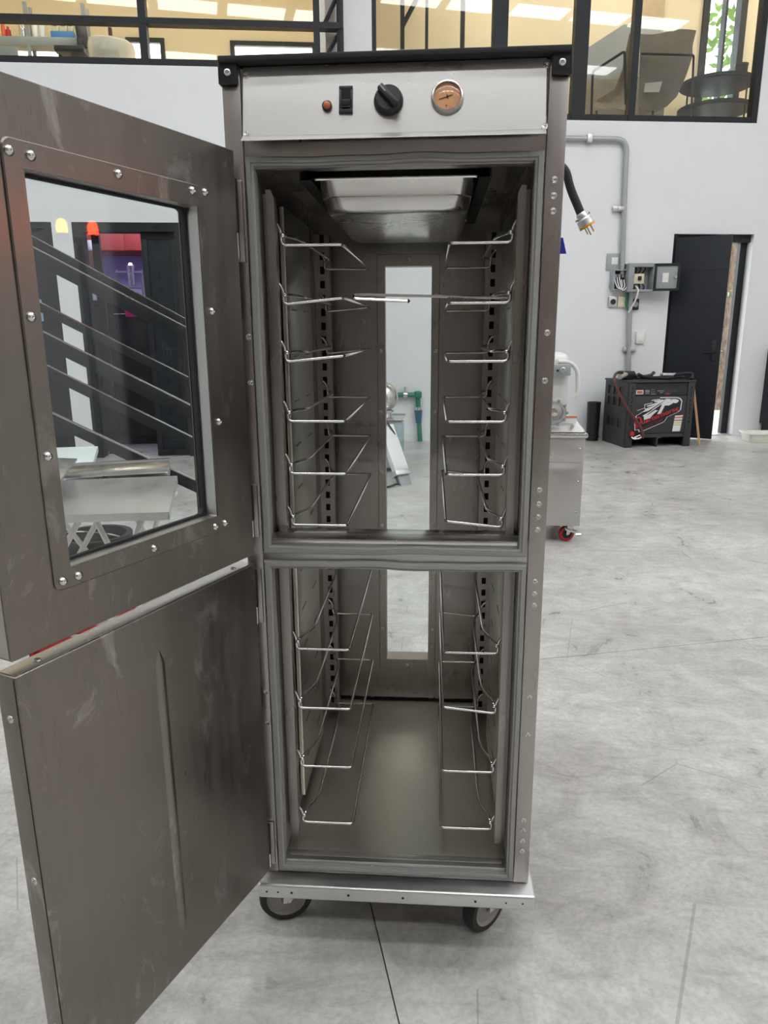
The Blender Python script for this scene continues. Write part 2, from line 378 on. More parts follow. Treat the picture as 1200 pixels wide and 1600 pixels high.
# floor: cast slabs with open sawn joints between them
fl = struct(G().box(-9, 9.5, -8.5, 16, -0.25, -0.012).done('floor', 'joint', smooth=False))
lab(fl, 'polished grey concrete floor with sawn joints')
ja, jb = oz(866, 1028, 0), oz(1200, 995, 0)                  # the joint that crosses the hall behind the cabinet
jd = (jb-ja).normalized(); jn = Vector((-jd.y, jd.x, 0)); JA = ja
kc, kd_ = oz(588, 1450, 0), oz(612, 1600, 0)                  # joint running towards the camera
def jl(a, b): return JA + jd*a + jn*b
a0 = (kc-JA).dot(jd)
As = [-12.5, a0, a0+6.2, 13]; Bs = [-11, 0.0, 5.2, 15.5]
gp = 0.0016
for i in range(3):
    for j in range(3):
        q = [jl(As[i]+gp, Bs[j]+gp), jl(As[i+1]-gp, Bs[j]+gp), jl(As[i+1]-gp, Bs[j+1]-gp), jl(As[i]+gp, Bs[j+1]-gp)]
        g = G(); g.hexa([(p.x, p.y, -0.012) for p in q]+[(p.x, p.y, 0.0) for p in q])
        o = g.done('slab', 'floor', fl, smooth=False)

g = G(WALL)
g.box(S_COR-0.3, DR0, 0, 0.22, 0, SILL_R); g.box(DR0, DR1, 0, 0.22, DRZ, SILL_R); g.box(DR1, 9.3, 0, 0.22, 0, SILL_R)
g.box(S_COR-0.3, SW0, 0, 0.22, SILL_R, 8.0); g.box(SW0, SW1, 0, 0.22, HEAD, 8.0); g.box(SW1, 9.3, 0, 0.22, SILL_R, 8.0)
wb = lab(struct(g.done('wall_back', 'wall', smooth=False)), 'white plastered back wall with an open doorway and mezzanine glazing')

# left block with two dark doorways under a glazed mezzanine
LD = [wl(12, 343, DL)[0], wl(79, 344, DL)[0]]; RD = [wl(111, 347, DL)[0], wl(285, 350, DL)[0]]
LDZ = wl(135, 347, DL)[1]
SWL = wl(497, 60, DL)[0]
g = G(WALL)
d0, d1 = DL, DL+0.2
g.box(-8.8, LD[0], d0, d1, 0, SILL_L); g.box(LD[0], LD[1], d0, d1, LDZ, SILL_L); g.box(LD[1], RD[0], d0, d1, 0, SILL_L)
g.box(RD[0], RD[1], d0, d1, LDZ, SILL_L); g.box(RD[1], S_COR, d0, d1, 0, SILL_L)
g.box(-8.8, S_COR, d0, d1, HEAD, 8.0); g.box(S_COR-0.2, S_COR, d1, 0.22, 0, 8.0); g.box(-8.8, -6.2, d0, d1, SILL_L, HEAD)
lab(struct(g.done('wall_block', 'wall', smooth=False)), 'white wall block standing forward on the left with two dark doorways')

# remaining shell
lab(struct(G().box(-8.0, -7.8, -8, 9, 0, 8).done('wall_left', 'wall', smooth=False)), 'white side wall of the hall, left')
lab(struct(G().box(8.8, 9.0, -8, 9.5, 0, 8).done('wall_right', 'wall', smooth=False)), 'white side wall of the hall, right')
lab(struct(G().box(-8, 9, -8.2, -8, 0, 8).done('wall_front', 'wall_dull', smooth=False)), 'dull cladding on the far side of the hall behind the viewer')
ce = lab(struct(G().box(-8.2, 9.2, -8.2, 9.6, 8.0, 8.2).done('ceiling', 'roof', smooth=False)), 'pale sheet roof over the hall')
for y in (3.3, 0.3, -2.7, -5.7):
    for k in range(11):
        x = -7.3+k*1.42
        if (y > 3 and x < -2.0) or (y < -5 and x < -3.2): continue
        G().box(x, x+1.2, y-0.27, y+0.27, 7.975, 7.999).done('roof_light', 'skylight', ce, smooth=False)

# mezzanine rooms behind the glazing
def room(name, s0, s1, d0, d1, z0, z1, m, label, openings=()):
    """back wall, side walls, ceiling and floor of a room seen through glass; openings are (s0,s1,z0,z1) windows in its back wall"""
    g = G(WALL)
    xs = sorted({s0, s1}|{o[0] for o in openings}|{o[1] for o in openings}); zs = sorted({z0, z1}|{o[2] for o in openings}|{o[3] for o in openings})
    for a, b in zip(xs, xs[1:]):
        for c, e in zip(zs, zs[1:]):
            if any(o[0] <= (a+b)/2 <= o[1] and o[2] <= (c+e)/2 <= o[3] for o in openings): continue
            g.box(a, b, d1, d1+0.15, c, e)
    g.box(s0-0.1, s0, d0, d1+0.15, z0, z1); g.box(s1, s1+0.1, d0, d1+0.15, z0, z1)
    g.box(s0-0.1, s1+0.1, d0, d1+0.15, z1, z1+0.12); g.box(s0-0.1, s1+0.1, d0, d1+0.15, z0-0.12, z0)
    return lab(struct(g.done(name, m, smooth=False)), label)
BL = 2.4
wins = []
for (u0, v0, u1, v1) in ((-60, 60, 136, 112), (200, 63, 257, 112), (363, 68, 492, 112)):
    a, zt = wl(u0, v0, BL); b, zb = wl(u1, v1, BL); wins.append((a, b, zb-0.4, zt))
room('wall_mezzanine_left', -6.2, S_COR-0.2, d1, BL, SILL_L-0.03, HEAD+0.6, 'wall_warm', 'cream room behind the left mezzanine glazing', wins)
for k, (a, b, c, e) in enumerate(wins):
    t = struct(G(WALL).frame((a-0.03, b+0.03, c-0.03, e+0.03), (a+0.03, b-0.03, c+0.03, e-0.03), BL-0.03, BL+0.1).done('window_%d' % (k+3), 'frame', smooth=False))
    lab(t, 'bright daylit window at the back of the left mezzanine room')
    G(WALL).box(a+0.03, b-0.03, BL+0.03, BL+0.045, c+0.03, e-0.03).done('pane', 'winglow', t, smooth=False)
BR = 1.95
ow = [(wl(1096, 100, BR)[0], wl(1152, 100, BR)[0], SILL_R+0.12, HEAD+0.3)]
room('wall_mezzanine_right', S_COR, 7.4, 0.22, BR, SILL_R-0.03, HEAD+0.6, 'wall_warm', 'cream room behind the right mezzanine glazing', ow)
a, b, c, e = ow[0]
t = lab(struct(G(WALL).frame((a-0.05, b+0.05, c-0.05, e+0.05), (a+0.04, b-0.04, c+0.04, e-0.04), BR-0.04, BR+0.12).done('window_6', 'frame', smooth=False)), 'tall bright garden window at the back of the right mezzanine room')
G(WALL).box(a+(b-a)*0.52, a+(b-a)*0.58, BR-0.02, BR+0.1, c, e).done('mullion', 'frame', t, smooth=False)
G(WALL).box(a+0.04, b-0.04, BR+0.03, BR+0.04, c+0.04, e-0.04).done('pane', 'glass', t, smooth=False)
# ceiling lamps added out of view to brighten the rooms
for (s, d, z, nm) in ((-4.0, -0.2, HEAD+0.52, 'left'), (-2.2, -0.2, HEAD+0.52, 'left'), (0.9, 0.9, HEAD+0.52, 'right'), (3.0, 0.9, HEAD+0.52, 'right'), (5.2, 0.9, HEAD+0.52, 'right')):
    o = G(WALL).box(s-0.6, s+0.6, d-0.15, d+0.15, z, z+0.07, 0.01).done('room_fill_lamp', 'roomfill', smooth=False)
    pos = {-4.0: 'furthest left in the left mezzanine room', -2.2: 'nearer the corner in the left mezzanine room', 0.9: 'nearest the corner in the right mezzanine room',
           3.0: 'in the middle of the right mezzanine room', 5.2: 'furthest right in the right mezzanine room'}[s]
    tag(o, 'added warm ceiling lamp '+pos, 'lamp', 'added mezzanine ceiling lamps')

# glazing frames
def glazing(name, label, s0, s1, d, z0, z1, verts, horis, bar=0.05, extra=()):
    t = struct(G(WALL).box(s0, s1, d, d+0.09, z0-0.02, z0+0.07).done(name, 'frame', smooth=False)); lab(t, label)
    G(WALL).box(s0, s1, d, d+0.09, z1-0.06, z1).done('head', 'frame', t, smooth=False)
    for a, b in verts: G(WALL).box(a, b, d-0.01, d+0.10, z0, z1).done('mullion', 'frame', t, smooth=False)
    for a, b, c, e in horis: G(WALL).box(a, b, d-0.012, d+0.095, c, e).done('transom', 'frame', t, smooth=False)
    for p, q, w in extra:
        G(WALL).cyl(p, q, w, n=8).done('brace', 'frame', t)
    vs = [s0]+[x for v in verts for x in v]+[s1]; vs = sorted(vs)
    for a, b in zip(vs, vs[1:]):
        if b-a > 0.2: G(WALL).box(a, b, d+0.045, d+0.053, z0+0.05, z1-0.05).done('pane', 'glass_mezz', t, smooth=False)
    return t
def W_(u, d, v=60): return wl(u, v, d)[0]
vl = [(W_(217, DL), W_(229, DL)), (W_(490, DL), W_(500, DL))]
zr0, zr1 = wl(250, 36, DL)[1], wl(250, 26, DL)[1]
e1 = (W_(503, DL+.1), DL+0.12, wl(503, 92, DL)[1]); e2 = (W_(533, DL+.1), DL+0.12, wl(533, 40, DL)[1])
e3 = (W_(503, DL+.1), DL+0.12, wl(503, 40, DL)[1]); e4 = (W_(526, DL+.1), DL+0.12, wl(526, -10, DL)[1])
glazing('window_1', 'left mezzanine glazing in charcoal steel frame', -6.2, SWL, DL+0.03, SILL_L, HEAD, vl, [(-6.2, W_(535, DL), zr0, zr1)],
        extra=((e1, e2, 0.022), (e3, e4, 0.022), ((W_(532, DL), DL+0.06, SILL_L), (W_(532, DL), DL+0.06, HEAD), 0.035)))
vr = [(SW0, SW0+0.05), (W_(771, 0), W_(794, 0)), (W_(899, 0), W_(921, 0)), (W_(991, 0), W_(1001, 0)), (SW1-0.07, SW1)]
glazing('window_2', 'right mezzanine glazing in charcoal steel frame', SW0, SW1, 0.02, SILL_R, HEAD, vr, [])

# ------------------------------------------------------------------ open door in the back wall
t = struct(G(WALL).box(DR0-0.01, DR0+0.06, 0.02, 0.2, 0, DRZ).done('door_1', 'frame', smooth=False)); lab(t, 'charcoal door standing open in the back wall')
G(WALL).box(DR1-0.085, DR1+0.0, 0.13, 0.2, 0, DRZ).done('jamb', 'frame', t, smooth=False)
G(WALL).box(DR0, DR1, 0.06, 0.2, DRZ-0.09, DRZ).done('head', 'frame', t, smooth=False)
G(WALL).box(DR0-0.02, DR1, -0.004, 0.3, 0.0, 0.012).done('threshold', 'alu', t, smooth=False)
HX = Vector((DR0+0.03, 0.0, 0))
LEAF_A = math.radians(-38); LW = 0.63
lf = WALL @ Matrix.Translation(HX) @ Matrix.Rotation(LEAF_A, 4, 'Z')
leaf = G(lf).box(0, LW, 0.0, 0.035, 0.012, DRZ-0.05, 0.004).done('leaf', 'leaf', t)
for z in (0.45, 0.85, 1.25, 1.65, 2.05):
    G(lf).box(0.02, LW-0.02, -0.0012, 0.0, z, z+0.004).done('groove', 'hole', leaf, smooth=False)
G(lf).box(LW-0.1, LW-0.045, -0.012, 0.0, 0.98, 1.22, 0.004).done('lock_plate', 'black', leaf)
g = G(lf); g.cyl((LW-0.07, -0.01, 1.08), (LW-0.07, -0.06, 1.08), 0.011); g.cyl((LW-0.06, -0.055, 1.08), (LW-0.18, -0.055, 1.08), 0.010); g.done('handle', 'black', leaf)
g = G(lf); g.box(LW, LW+0.007, 0.008, 0.028, 0.95, 1.2); g.box(LW, LW+0.025, 0.014, 0.03, 1.06, 1.1, 0.004); g.done('latch', 'steel_bright', leaf)

# outside the open door
o = G().box(-2, 14, 9.2, 22, -0.06, -0.02).done('outdoor_ground', 'ground', smooth=False); struct(o); lab(o, 'pale paved ground outside the open door')
p0 = WALL @ Vector((W_(1126, 3.2, 500), 3.2, 0))
g = G()
prof = [(0.26, -0.02), (0.22, 0.15), (0.19, 0.6), (0.18, 1.4), (0.17, 2.4), (0.17, 3.3), (0, 3.3)]
g.lathe(prof, (p0.x, p0.y, 0), n=20)
for v in g.bm.verts:
    a = math.atan2(v.co.y-p0.y, v.co.x-p0.x); k = 1+0.06*math.sin(5*a+v.co.z*2)+0.03*math.sin(11*a-v.co.z*5)
    v.co.x = p0.x+(v.co.x-p0.x)*k; v.co.y = p0.y+(v.co.y-p0.y)*k
tr = thing('tree', 'brown bark tree trunk seen through the open door', 'tree', (p0.x, p0.y, -0.02)); g.done('trunk', 'bark', tr)
g = G(WALL)
q = WINV @ p0
for i in range(60):
    c = Vector((q.x+random.uniform(-0.7, 0.7), q.y+random.uniform(-0.6, 0.6), random.uniform(1.9, 3.6)))
    g.prism([(0, -0.03), (0.06, -0.035), (0.13, 0), (0.06, 0.035), (0, 0.03)], c, Matrix.Rotation(random.random()*6, 3, 'Z') @ Vector((1, 0, 0.2)), Vector((0, 0.3, 1)).normalized(), 0.003)
lf_ = g.done('foliage', 'leafgreen', tr); lf_['kind'] = 'stuff'
o = struct(G(WALL).box(2.0, 9.5, 6.4, 6.6, -0.02, 3.0).done('wall_outside', 'wall', smooth=False)); lab(o, 'white boundary wall outside the open door')

# ================================================================== THE HOLDING CABINET
CAB = thing('holding_cabinet', 'tall stainless steel holding cabinet on casters with both its doors standing open', 'cabinet', (0, 0.39, 0))
X = 0.29; YB = 0.79; ZB, ZT = 0.189, 1.785
GX = 0.256; GT, G1, G2 = 1.6475, 0.932, 0.9175; GB = 0.199
# outer shell
G().box(-X, -X+0.012, 0.004, YB, ZB, ZT, 0.002).done('side_panel', 'steel', CAB)
G().box(X-0.012, X, 0.004, YB, ZB, ZT, 0.002).done('side_panel', 'steel', CAB)
# front posts
def post(sx):
    g = G(); x0, x1 = sorted((sx*0.2585, sx*0.2902))
    g.box(x0, x1, -0.003, 0.03, ZB+0.002, 1.789, 0.0015)
    return g.done('front_post', 'steel', CAB)
PL, PR = post(-1), post(1)
for u, v in ((866,281),(865,306),(864,330),(854,520),(851,595),(840,766),(839,788),(838,808),(837,828),(836,909),(834,928),(833,946),(827,1090),(824,1149),(818,1282),(817,1298),(816,1314),(815,1330)):
    p = oy(u, v, -0.003); screw(PR, (0.2742, -0.003, p.z), (0, -1, 0), SCR_FLAT)
for z in (1.345, 1.262, 0.63, 0.56):
    screw(PL, (-0.2655, -0.003, z), (0, -1, 0), SCR_FLAT)
# header, mid rail, bottom rail of the door frame
G().box(-0.2585, 0.2585, 0.0, 0.03, 1.629, 1.70, 0.001).done('header_rail', 'steel', CAB)
G().box(-0.2585, 0.2585, 0.0, 0.04, 0.9, 0.962, 0.001).done('middle_rail', 'steel_h', CAB)
br = G().box(-0.2585, 0.2585, 0.0, 0.03, ZB+0.001, 0.2235, 0.001).done('bottom_rail', 'steel_h', CAB)
G().box(-0.2585, -0.2445, 0.004, 0.035, ZB+0.002, 1.786).done('jamb', 'breaker', CAB)
G().box(0.2445, 0.2585, 0.004, 0.035, ZB+0.002, 1.786).done('jamb', 'breaker', CAB)
# lip strips in front of each chamber
G().box(-0.238, 0.238, -0.004, 0.075, 0.953, 0.962, 0.0015).done('sill_plate', 'steel_bright', CAB)
def rrect(x0, x1, z0, z1, r, n=5):
    pts = []
    for cx, cz, a in ((x1-r, z0+r, -90), (x1-r, z1-r, 0), (x0+r, z1-r, 90), (x0+r, z0+r, 180)):
        for i in range(n+1):
            t = math.radians(a+90*i/n); pts.append((cx+r*math.cos(t), cz+r*math.sin(t)))
    return pts
def ring(g, po, pi, y0, y1, b=0.0015, close=False):
    n = len(po)
    def lay(p, y): return [g.bm.verts.new((q[0], y, q[1])) for q in p]
    cx = sum(p[0] for p in po)/n; cz = sum(p[1] for p in po)/n
    def shr(p, d): return [(q[0]-math.copysign(d, q[0]-cx), q[1]-math.copysign(d, q[1]-cz)) for q in p]
    L_ = [lay(po, y1), lay(po, y0+b), lay(shr(po, b), y0), lay(shr(pi, -b), y0), lay(pi, y0+b), lay(pi, y1)]
    for a, c in zip(L_, L_[1:]):
        for i in range(n): g.bm.faces.new((a[i], a[(i+1) % n], c[(i+1) % n], c[i]))
    if close:
        a, c = L_[-1], L_[0]
        for i in range(n): g.bm.faces.new((a[i], a[(i+1) % n], c[(i+1) % n], c[i]))
# door gaskets, slightly wavy rubber frames
def gasket(x, z0, z1, wob, seed):
    rnd = random.Random(seed); g = G()
    w = 0.0165; prof = [(0, 0), (w*0.05, 0.008), (w*0.2, 0.0115), (w*0.62, 0.0125), (w*0.68, 0.010), (w*0.74, 0.0105), (w*0.93, 0.009), (w, 0)]
    pts = []
    n = 30
    def edge(a, b):
        for i in range(n):
            t = i/n; pts.append((a[0]+(b[0]-a[0])*t, a[1]+(b[1]-a[1])*t))
    c = [(-x, z0), (x, z0), (x, z1), (-x, z1)]
    for i in range(4): edge(c[i], c[(i+1) % 4])
    rings = []
    N = len(pts)
    for i, (px, pz) in enumerate(pts):
        cx = 1 if px < -x+1e-6 else (-1 if px > x-1e-6 else 0); cz = 1 if pz < z0+1e-6 else (-1 if pz > z1-1e-6 else 0)
        t = (i % n)/n; k = math.sin(math.pi*t)
        ph = i//n
        wv = wob*k*(math.sin(9.0*t+seed*2.1+ph)+0.5*math.sin(23*t+seed+ph*2)) if cz and not cx else 0.35*wob*k*math.sin(8*t+seed)
        ring = []
        for (o, h) in prof:
            ox = px+cx*o+(wv if cx and not cz else 0); oz_ = pz+cz*o+(wv if cz and not cx else 0)
            ring.append(g.bm.verts.new((ox, -h, oz_)))
        rings.append(ring)
    for i in range(N):
        a, b = rings[i], rings[(i+1) % N]
        for k in range(len(prof)-1): g.bm.faces.new((a[k], b[k], b[k+1], a[k+1]))
    return g.done('gasket', 'gasket', CAB)
lab(gasket(GX, G1, GT, 0.0018, 1), 'grey rubber gasket around the upper opening')
lab(gasket(GX+0.001, GB, G2, 0.0018, 3), 'grey rubber gasket around the lower opening')
screw(br, (-0.05, 0.0, 0.2115), (0, -1, 0), SCR_SMALL); screw(br, (0.1, 0.0, 0.2115), (0, -1, 0), SCR_SMALL); screw(br, (-0.2, 0.0, 0.2115), (0, -1, 0), SCR_SMALL)

# control fascia, leaning back a little
FA = Matrix.Translation((0, -0.022, 1.672)) @ Matrix.Rotation(math.radians(-12), 4, 'X') @ Matrix.Translation((0, 0.006, -1.672))
FN = FA.to_3x3() @ Vector((0, -1, 0))
cp = G(FA)
cp.prism([(0.0, 1.7905), (0.0, 1.6765), (-0.0125, 1.664), (-0.0125, 1.6625), (-0.0005, 1.6735), (0.004, 1.675), (0.004, 1.7905)], (-0.2535, -0.006, 0), (0, 1, 0), (0, 0, 1), 0.507)
cp = lab(cp.done('control_panel', 'steel_h', CAB, smooth=False), 'brushed control panel with folded drip lip')
for (u, v) in ((383,114),(388,212),(855,97),(849,201)):
    p = oy(u, v, -0.006); screw(cp, FA @ Vector((p.x, -0.006, p.z)), FN, SCR_FLAT)
FY = -0.006
# pilot lamp
p = oy(512, 167, FY)
pl = G(FA).lathe([(0.0085, 0), (0.0085, 0.004), (0.0068, 0.0048), (0.0066, 0.003)], (p.x, FY, p.z), (0, -1, 0), 20).done('lamp_bezel', 'black', CAB)
lab(G(FA).lathe([(0.0066, 0.0), (0.0064, 0.005), (0.0052, 0.0085), (0.003, 0.0105), (0, 0.011)], (p.x, FY, p.z), (0, -1, 0), 20).done('lens', 'amber', pl), 'amber pilot lamp lens')
# rocker switch
a, b = oy(530, 134, FY), oy(552, 179, FY)
sw = lab(G(FA).frame((a.x, b.x, b.z, a.z), (a.x+0.0038, b.x-0.0038, b.z+0.008, a.z-0.0055), FY-0.004, FY, 0.0006).done('rocker_switch', 'black', CAB), 'black rocker switch')
xm0, xm1 = a.x+0.0038, b.x-0.0038; zz0, zz1 = b.z+0.008, a.z-0.0055; zc = (zz0+zz1)/2
g = G(FA); g.prism([(0.0, zz0), (-0.007, zz0), (-0.0015, zc), (-0.004, zz1), (0.0, zz1)], (xm0+0.0004, FY, 0), (0, 1, 0), (0, 0, 1), xm1-xm0-0.0008); g.done('rocker', 'black', sw, smooth=False)
g = G(FA)
for k in range(4): g.box(xm0+0.001, xm1-0.001, FY-0.0075+0.001*k, FY-0.0055, zz0+0.003+0.0024*k, zz0+0.0042+0.0024*k)
g.done('grip_ribs', 'black_matt', sw, smooth=False)
me = text_mesh('OFF', 0.0075, 0.0001); me.materials.append(M['print'])
link('lettering', me, FA @ Matrix.Translation((a.x+0.0015, FY-0.0002, b.z-0.0125)) @ Matrix.Rotation(math.pi/2, 4, 'X'), cp)
# thermostat knob
p = oy(607, 156, FY-0.008)
g = G(FA); kc_ = (p.x, FY, p.z)
g.lathe([(0.0245, 0.0), (0.0248, 0.003), (0.0235, 0.008), (0.0215, 0.012), (0.0195, 0.014), (0.0, 0.0145)], kc_, (0, -1, 0), 32)
kb = lab(g.done('thermostat_knob', 'black', CAB), 'round black thermostat knob')
mm = Matrix.Translation((p.x, FY-0.014, p.z)) @ Matrix.Rotation(math.radians(-42), 4, 'Y')
g = G(FA); g.box(-0.0055, 0.0055, -0.010, 0.002, -0.021, 0.021, 0.0022, mx=mm); g.done('grip', 'black', kb)
g = G(FA); g.box(-0.001, 0.001, -0.0106, -0.0096, 0.006, 0.02, 0, mx=mm); g.done('pointer', 'grey_paint', kb, smooth=False)
# dial thermometer
p = oy(699, 152, FY); c = (p.x, FY, p.z)
th = lab(G(FA).lathe([(0.0275, 0), (0.0275, 0.004), (0.0255, 0.007), (0.0232, 0.0075), (0.0225, 0.004)], c, (0, -1, 0), 36).done('thermometer', 'steel_bright', CAB), 'round dial thermometer with faded peach face')
G(FA).lathe([(0.0226, 0.0024), (0.0, 0.0026)], c, (0, -1, 0), 36).done('dial_face', 'dial', th)
mm = Matrix.Translation((p.x, FY-0.0035, p.z)) @ Matrix.Rotation(math.radians(-18), 4, 'Y')
g = G(FA); g.box(-0.0145, 0.009, -0.0003, 0.0003, -0.0005, 0.0005, mx=mm); g.box(-0.0005, 0.0005, -0.0003, 0.0003, -0.0045, 0.0045, mx=mm); g.cyl((p.x, FY-0.0026, p.z), (p.x, FY-0.0046, p.z), 0.0016, n=10); g.done('needle', 'ink', th)
g = G(FA); g.cyl((p.x-0.0018, FY-0.0026, p.z-0.0145), (p.x-0.0018, FY-0.0032, p.z-0.0145), 0.0013, n=8); g.done('stop_pin', 'ink', th)
G(FA).lathe([(0.0228, 0.0052), (0.018, 0.0078), (0.010, 0.0094), (0.0, 0.0099)], c, (0, -1, 0), 36).done('lens', 'glass', th)
# black top lid and corner brackets
lid = lab(G().box(-X-0.001, X+0.001, -0.019, YB, 1.7905, 1.800, 0.002).done('lid', 'black_matt', CAB), 'black lid with a thin overhanging edge')
for sx in (-1, 1):
    g = G(); x0, x1 = sorted((sx*0.2605, sx*0.2915))
    g.box(x0, x1, -0.012, -0.003, 1.759, 1.7975, 0.003, 3); x2, x3 = sorted((sx*0.2875, sx*0.2935)); g.box(x2, x3, -0.012, 0.03, 1.759, 1.7975, 0.002)
    cb = lab(g.done('corner_bracket', 'black', CAB), 'black corner bracket')
    screw(cb, (sx*0.2765, -0.012, 1.7765), (0, -1, 0), SCR_DOME)

# ------------------------------------------------------------------ interior
IX = 0.245; YI = 0.738; ZF = 0.216; ZC = 1.655
for sx in (-1, 1):
    x0, x1 = sorted((sx*IX, sx*(IX+0.004)))
    G().box(x0, x1, 0.03, YI+0.004, ZF, ZC).done('side_liner', 'steel', CAB, smooth=False)
    # air duct plate with louvre slots between the uprights
    xa, xb = sorted((sx*0.243, sx*0.232))
    dp = G().box(xa, xb, 0.20, 0.50, 0.24, 1.60, 0.003).done('duct_plate', 'steel_floor', CAB)
    for k in range(13):
        z = 0.32+k*0.098
        for yy in (0.27, 0.42):
            x2, x3 = sorted((sx*0.232, sx*0.2305)); G().box(x2, x3, yy-0.025, yy+0.025, z, z+0.004, 0.0006).done('louvre', 'steel_in', dp, smooth=False)
# ceiling and floor of the chamber
G().box(-IX, IX, 0.03, YI, ZC, ZC+0.006).done('ceiling_liner', 'steel_in', CAB, smooth=False)
G().box(-IX, IX, 0.028, YI, ZF-0.008, ZF, 0.001).done('floor_liner', 'steel_floor', CAB, smooth=False)
G().box(-0.235, 0.235, 0.012, 0.03, ZF+0.002, ZF+0.0085, 0.0025).done('floor_lip', 'alu', CAB)
# back panel and its tall window
WX, WZ0, WZ1 = 0.0656, 0.3555, 1.528
bp_ = G().frame((-IX, IX, ZF, ZC), (-WX-0.004, WX+0.004, WZ0-0.004, WZ1+0.004), YI, YI+0.004).done('back_liner', 'steel_in', CAB, smooth=False)
G().frame((-X+0.012, X-0.012, ZB, ZT), (-WX-0.004, WX+0.004, WZ0-0.004, WZ1+0.004), YB-0.012, YB, 0.0).done('back_panel', 'steel', CAB, smooth=False)
g = G(); ring(g, rrect(-0.0865, 0.0865, WZ0-0.03, WZ1+0.03, 0.006), rrect(-WX, WX, WZ0, WZ1, 0.002), YI-0.005, YI, 0.0012)
wf_ = g.done('window_frame', 'steel_in', CAB)
G().frame((-WX-0.004, WX+0.004, WZ0-0.004, WZ1+0.004), (-WX, WX, WZ0, WZ1), YI, YB, 0.0).done('window_reveal', 'steel', wf_, smooth=False)
G().frame((-0.0865, 0.0865, WZ0-0.03, WZ1+0.03), (-WX, WX, WZ0, WZ1), YB, YB+0.005, 0.002).done('outer_trim', 'steel', wf_)
G().box(-WX, WX, YI+0.02, YI+0.025, WZ0, WZ1).done('pane', 'glass', wf_, smooth=False)
for z in (1.45, 1.30, 1.13, 0.955, 0.79, 0.63, 0.46, 0.40):
    for sx in (-1, 1): screw(wf_, (sx*0.0765, YI-0.005, z), (0, -1, 0), SCR_FLAT)
screw(wf_, (0, YI-0.005, WZ1+0.016), (0, -1, 0), SCR_FLAT); screw(wf_, (0, YI-0.005, WZ0-0.016), (0, -1, 0), SCR_FLAT)
G().box(-0.235, 0.235, YI-0.006, YI-0.0005, ZF, ZF+0.005).done('rear_gap', 'hole', CAB, smooth=False)
# slotted rack uprights
def upright(sx, y0, y1, z0, z1):
    g = G(); xa, xb = sorted((sx*0.2335, sx*0.2315)); w = (y1-y0)
    g.box(xa, xb, y0, y0+w*0.3, z0, z1); g.box(xa, xb, y1-w*0.3, y1, z0, z1)
    z = z0
    while z < z1-0.02:
        g.box(xa, xb, y0+w*0.3, y1-w*0.3, z, z+0.016); z += 0.0357
    x2, x3 = sorted((sx*0.2335, sx*0.244)); g.box(x2, x3, y0, y0+0.002, z0, z1); g.box(x2, x3, y1-0.002, y1, z0, z1)
    u_ = g.done('rack_upright', 'steel', CAB, smooth=False)
    x4, x5 = sorted((sx*0.2415, sx*0.2345)); G().box(x4, x5, y0+0.003, y1-0.003, z0, z1).done('slot_backing', 'hole', u_, smooth=False)
for sx in (-1, 1):
    # rear upright: slotted face turned to the front
    g = G(); X_ = lambda p, q: sorted((sx*p, sx*q))
    g.box(*X_(0.204, 0.2175), 0.640, 0.642, 0.235, 1.60); g.box(*X_(0.2295, 0.2445), 0.640, 0.642, 0.235, 1.60); g.box(*X_(0.204, 0.206), 0.642, 0.672, 0.235, 1.60)
    z = 0.235
    while z < 1.59: g.box(*X_(0.2175, 0.2295), 0.640, 0.642, z, z+0.0165); z += 0.0357
    u_ = g.done('rack_upright', 'steel', CAB, smooth=False)
    G().box(*X_(0.2075, 0.243), 0.648, 0.652, 0.235, 1.60).done('slot_backing', 'hole', u_, smooth=False)
    upright(sx, 0.068, 0.108, 0.245, 1.60)
    # front guard strip with clipped top corner
    g = G()
    g.prism([(0.0, 0.245), (0.015, 0.245), (0.015, 1.59), (0.009, 1.604), (0.0, 1.604)] if sx < 0 else [(0.0, 0.245), (0.0, 1.604), (-0.009, 1.604), (-0.015, 1.59), (-0.015, 0.245)],
            (sx*0.2345, 0.05, 0), (1, 0, 0), (0, 0, 1), 0.0018 if sx < 0 else -0.0018)
    x0, x1 = sorted((sx*0.2195, sx*0.2212)); g.box(x0, x1, 0.05, 0.066, 0.25, 1.59)
    g.done('guard_strip', 'steel', CAB, smooth=False)
# rails that carry the pan under the chamber ceiling
for sx in (-1, 1):
    x0, x1 = sorted((sx*0.170, sx*0.172)); x2, x3 = sorted((sx*0.150, sx*0.172))
    g = G(); g.box(x0, x1, 0.05, 0.62, 1.617, ZC); g.box(x2, x3, 0.05, 0.62, 1.617, 1.6185); g.done('pan_rail', 'black_matt', CAB, smooth=False)

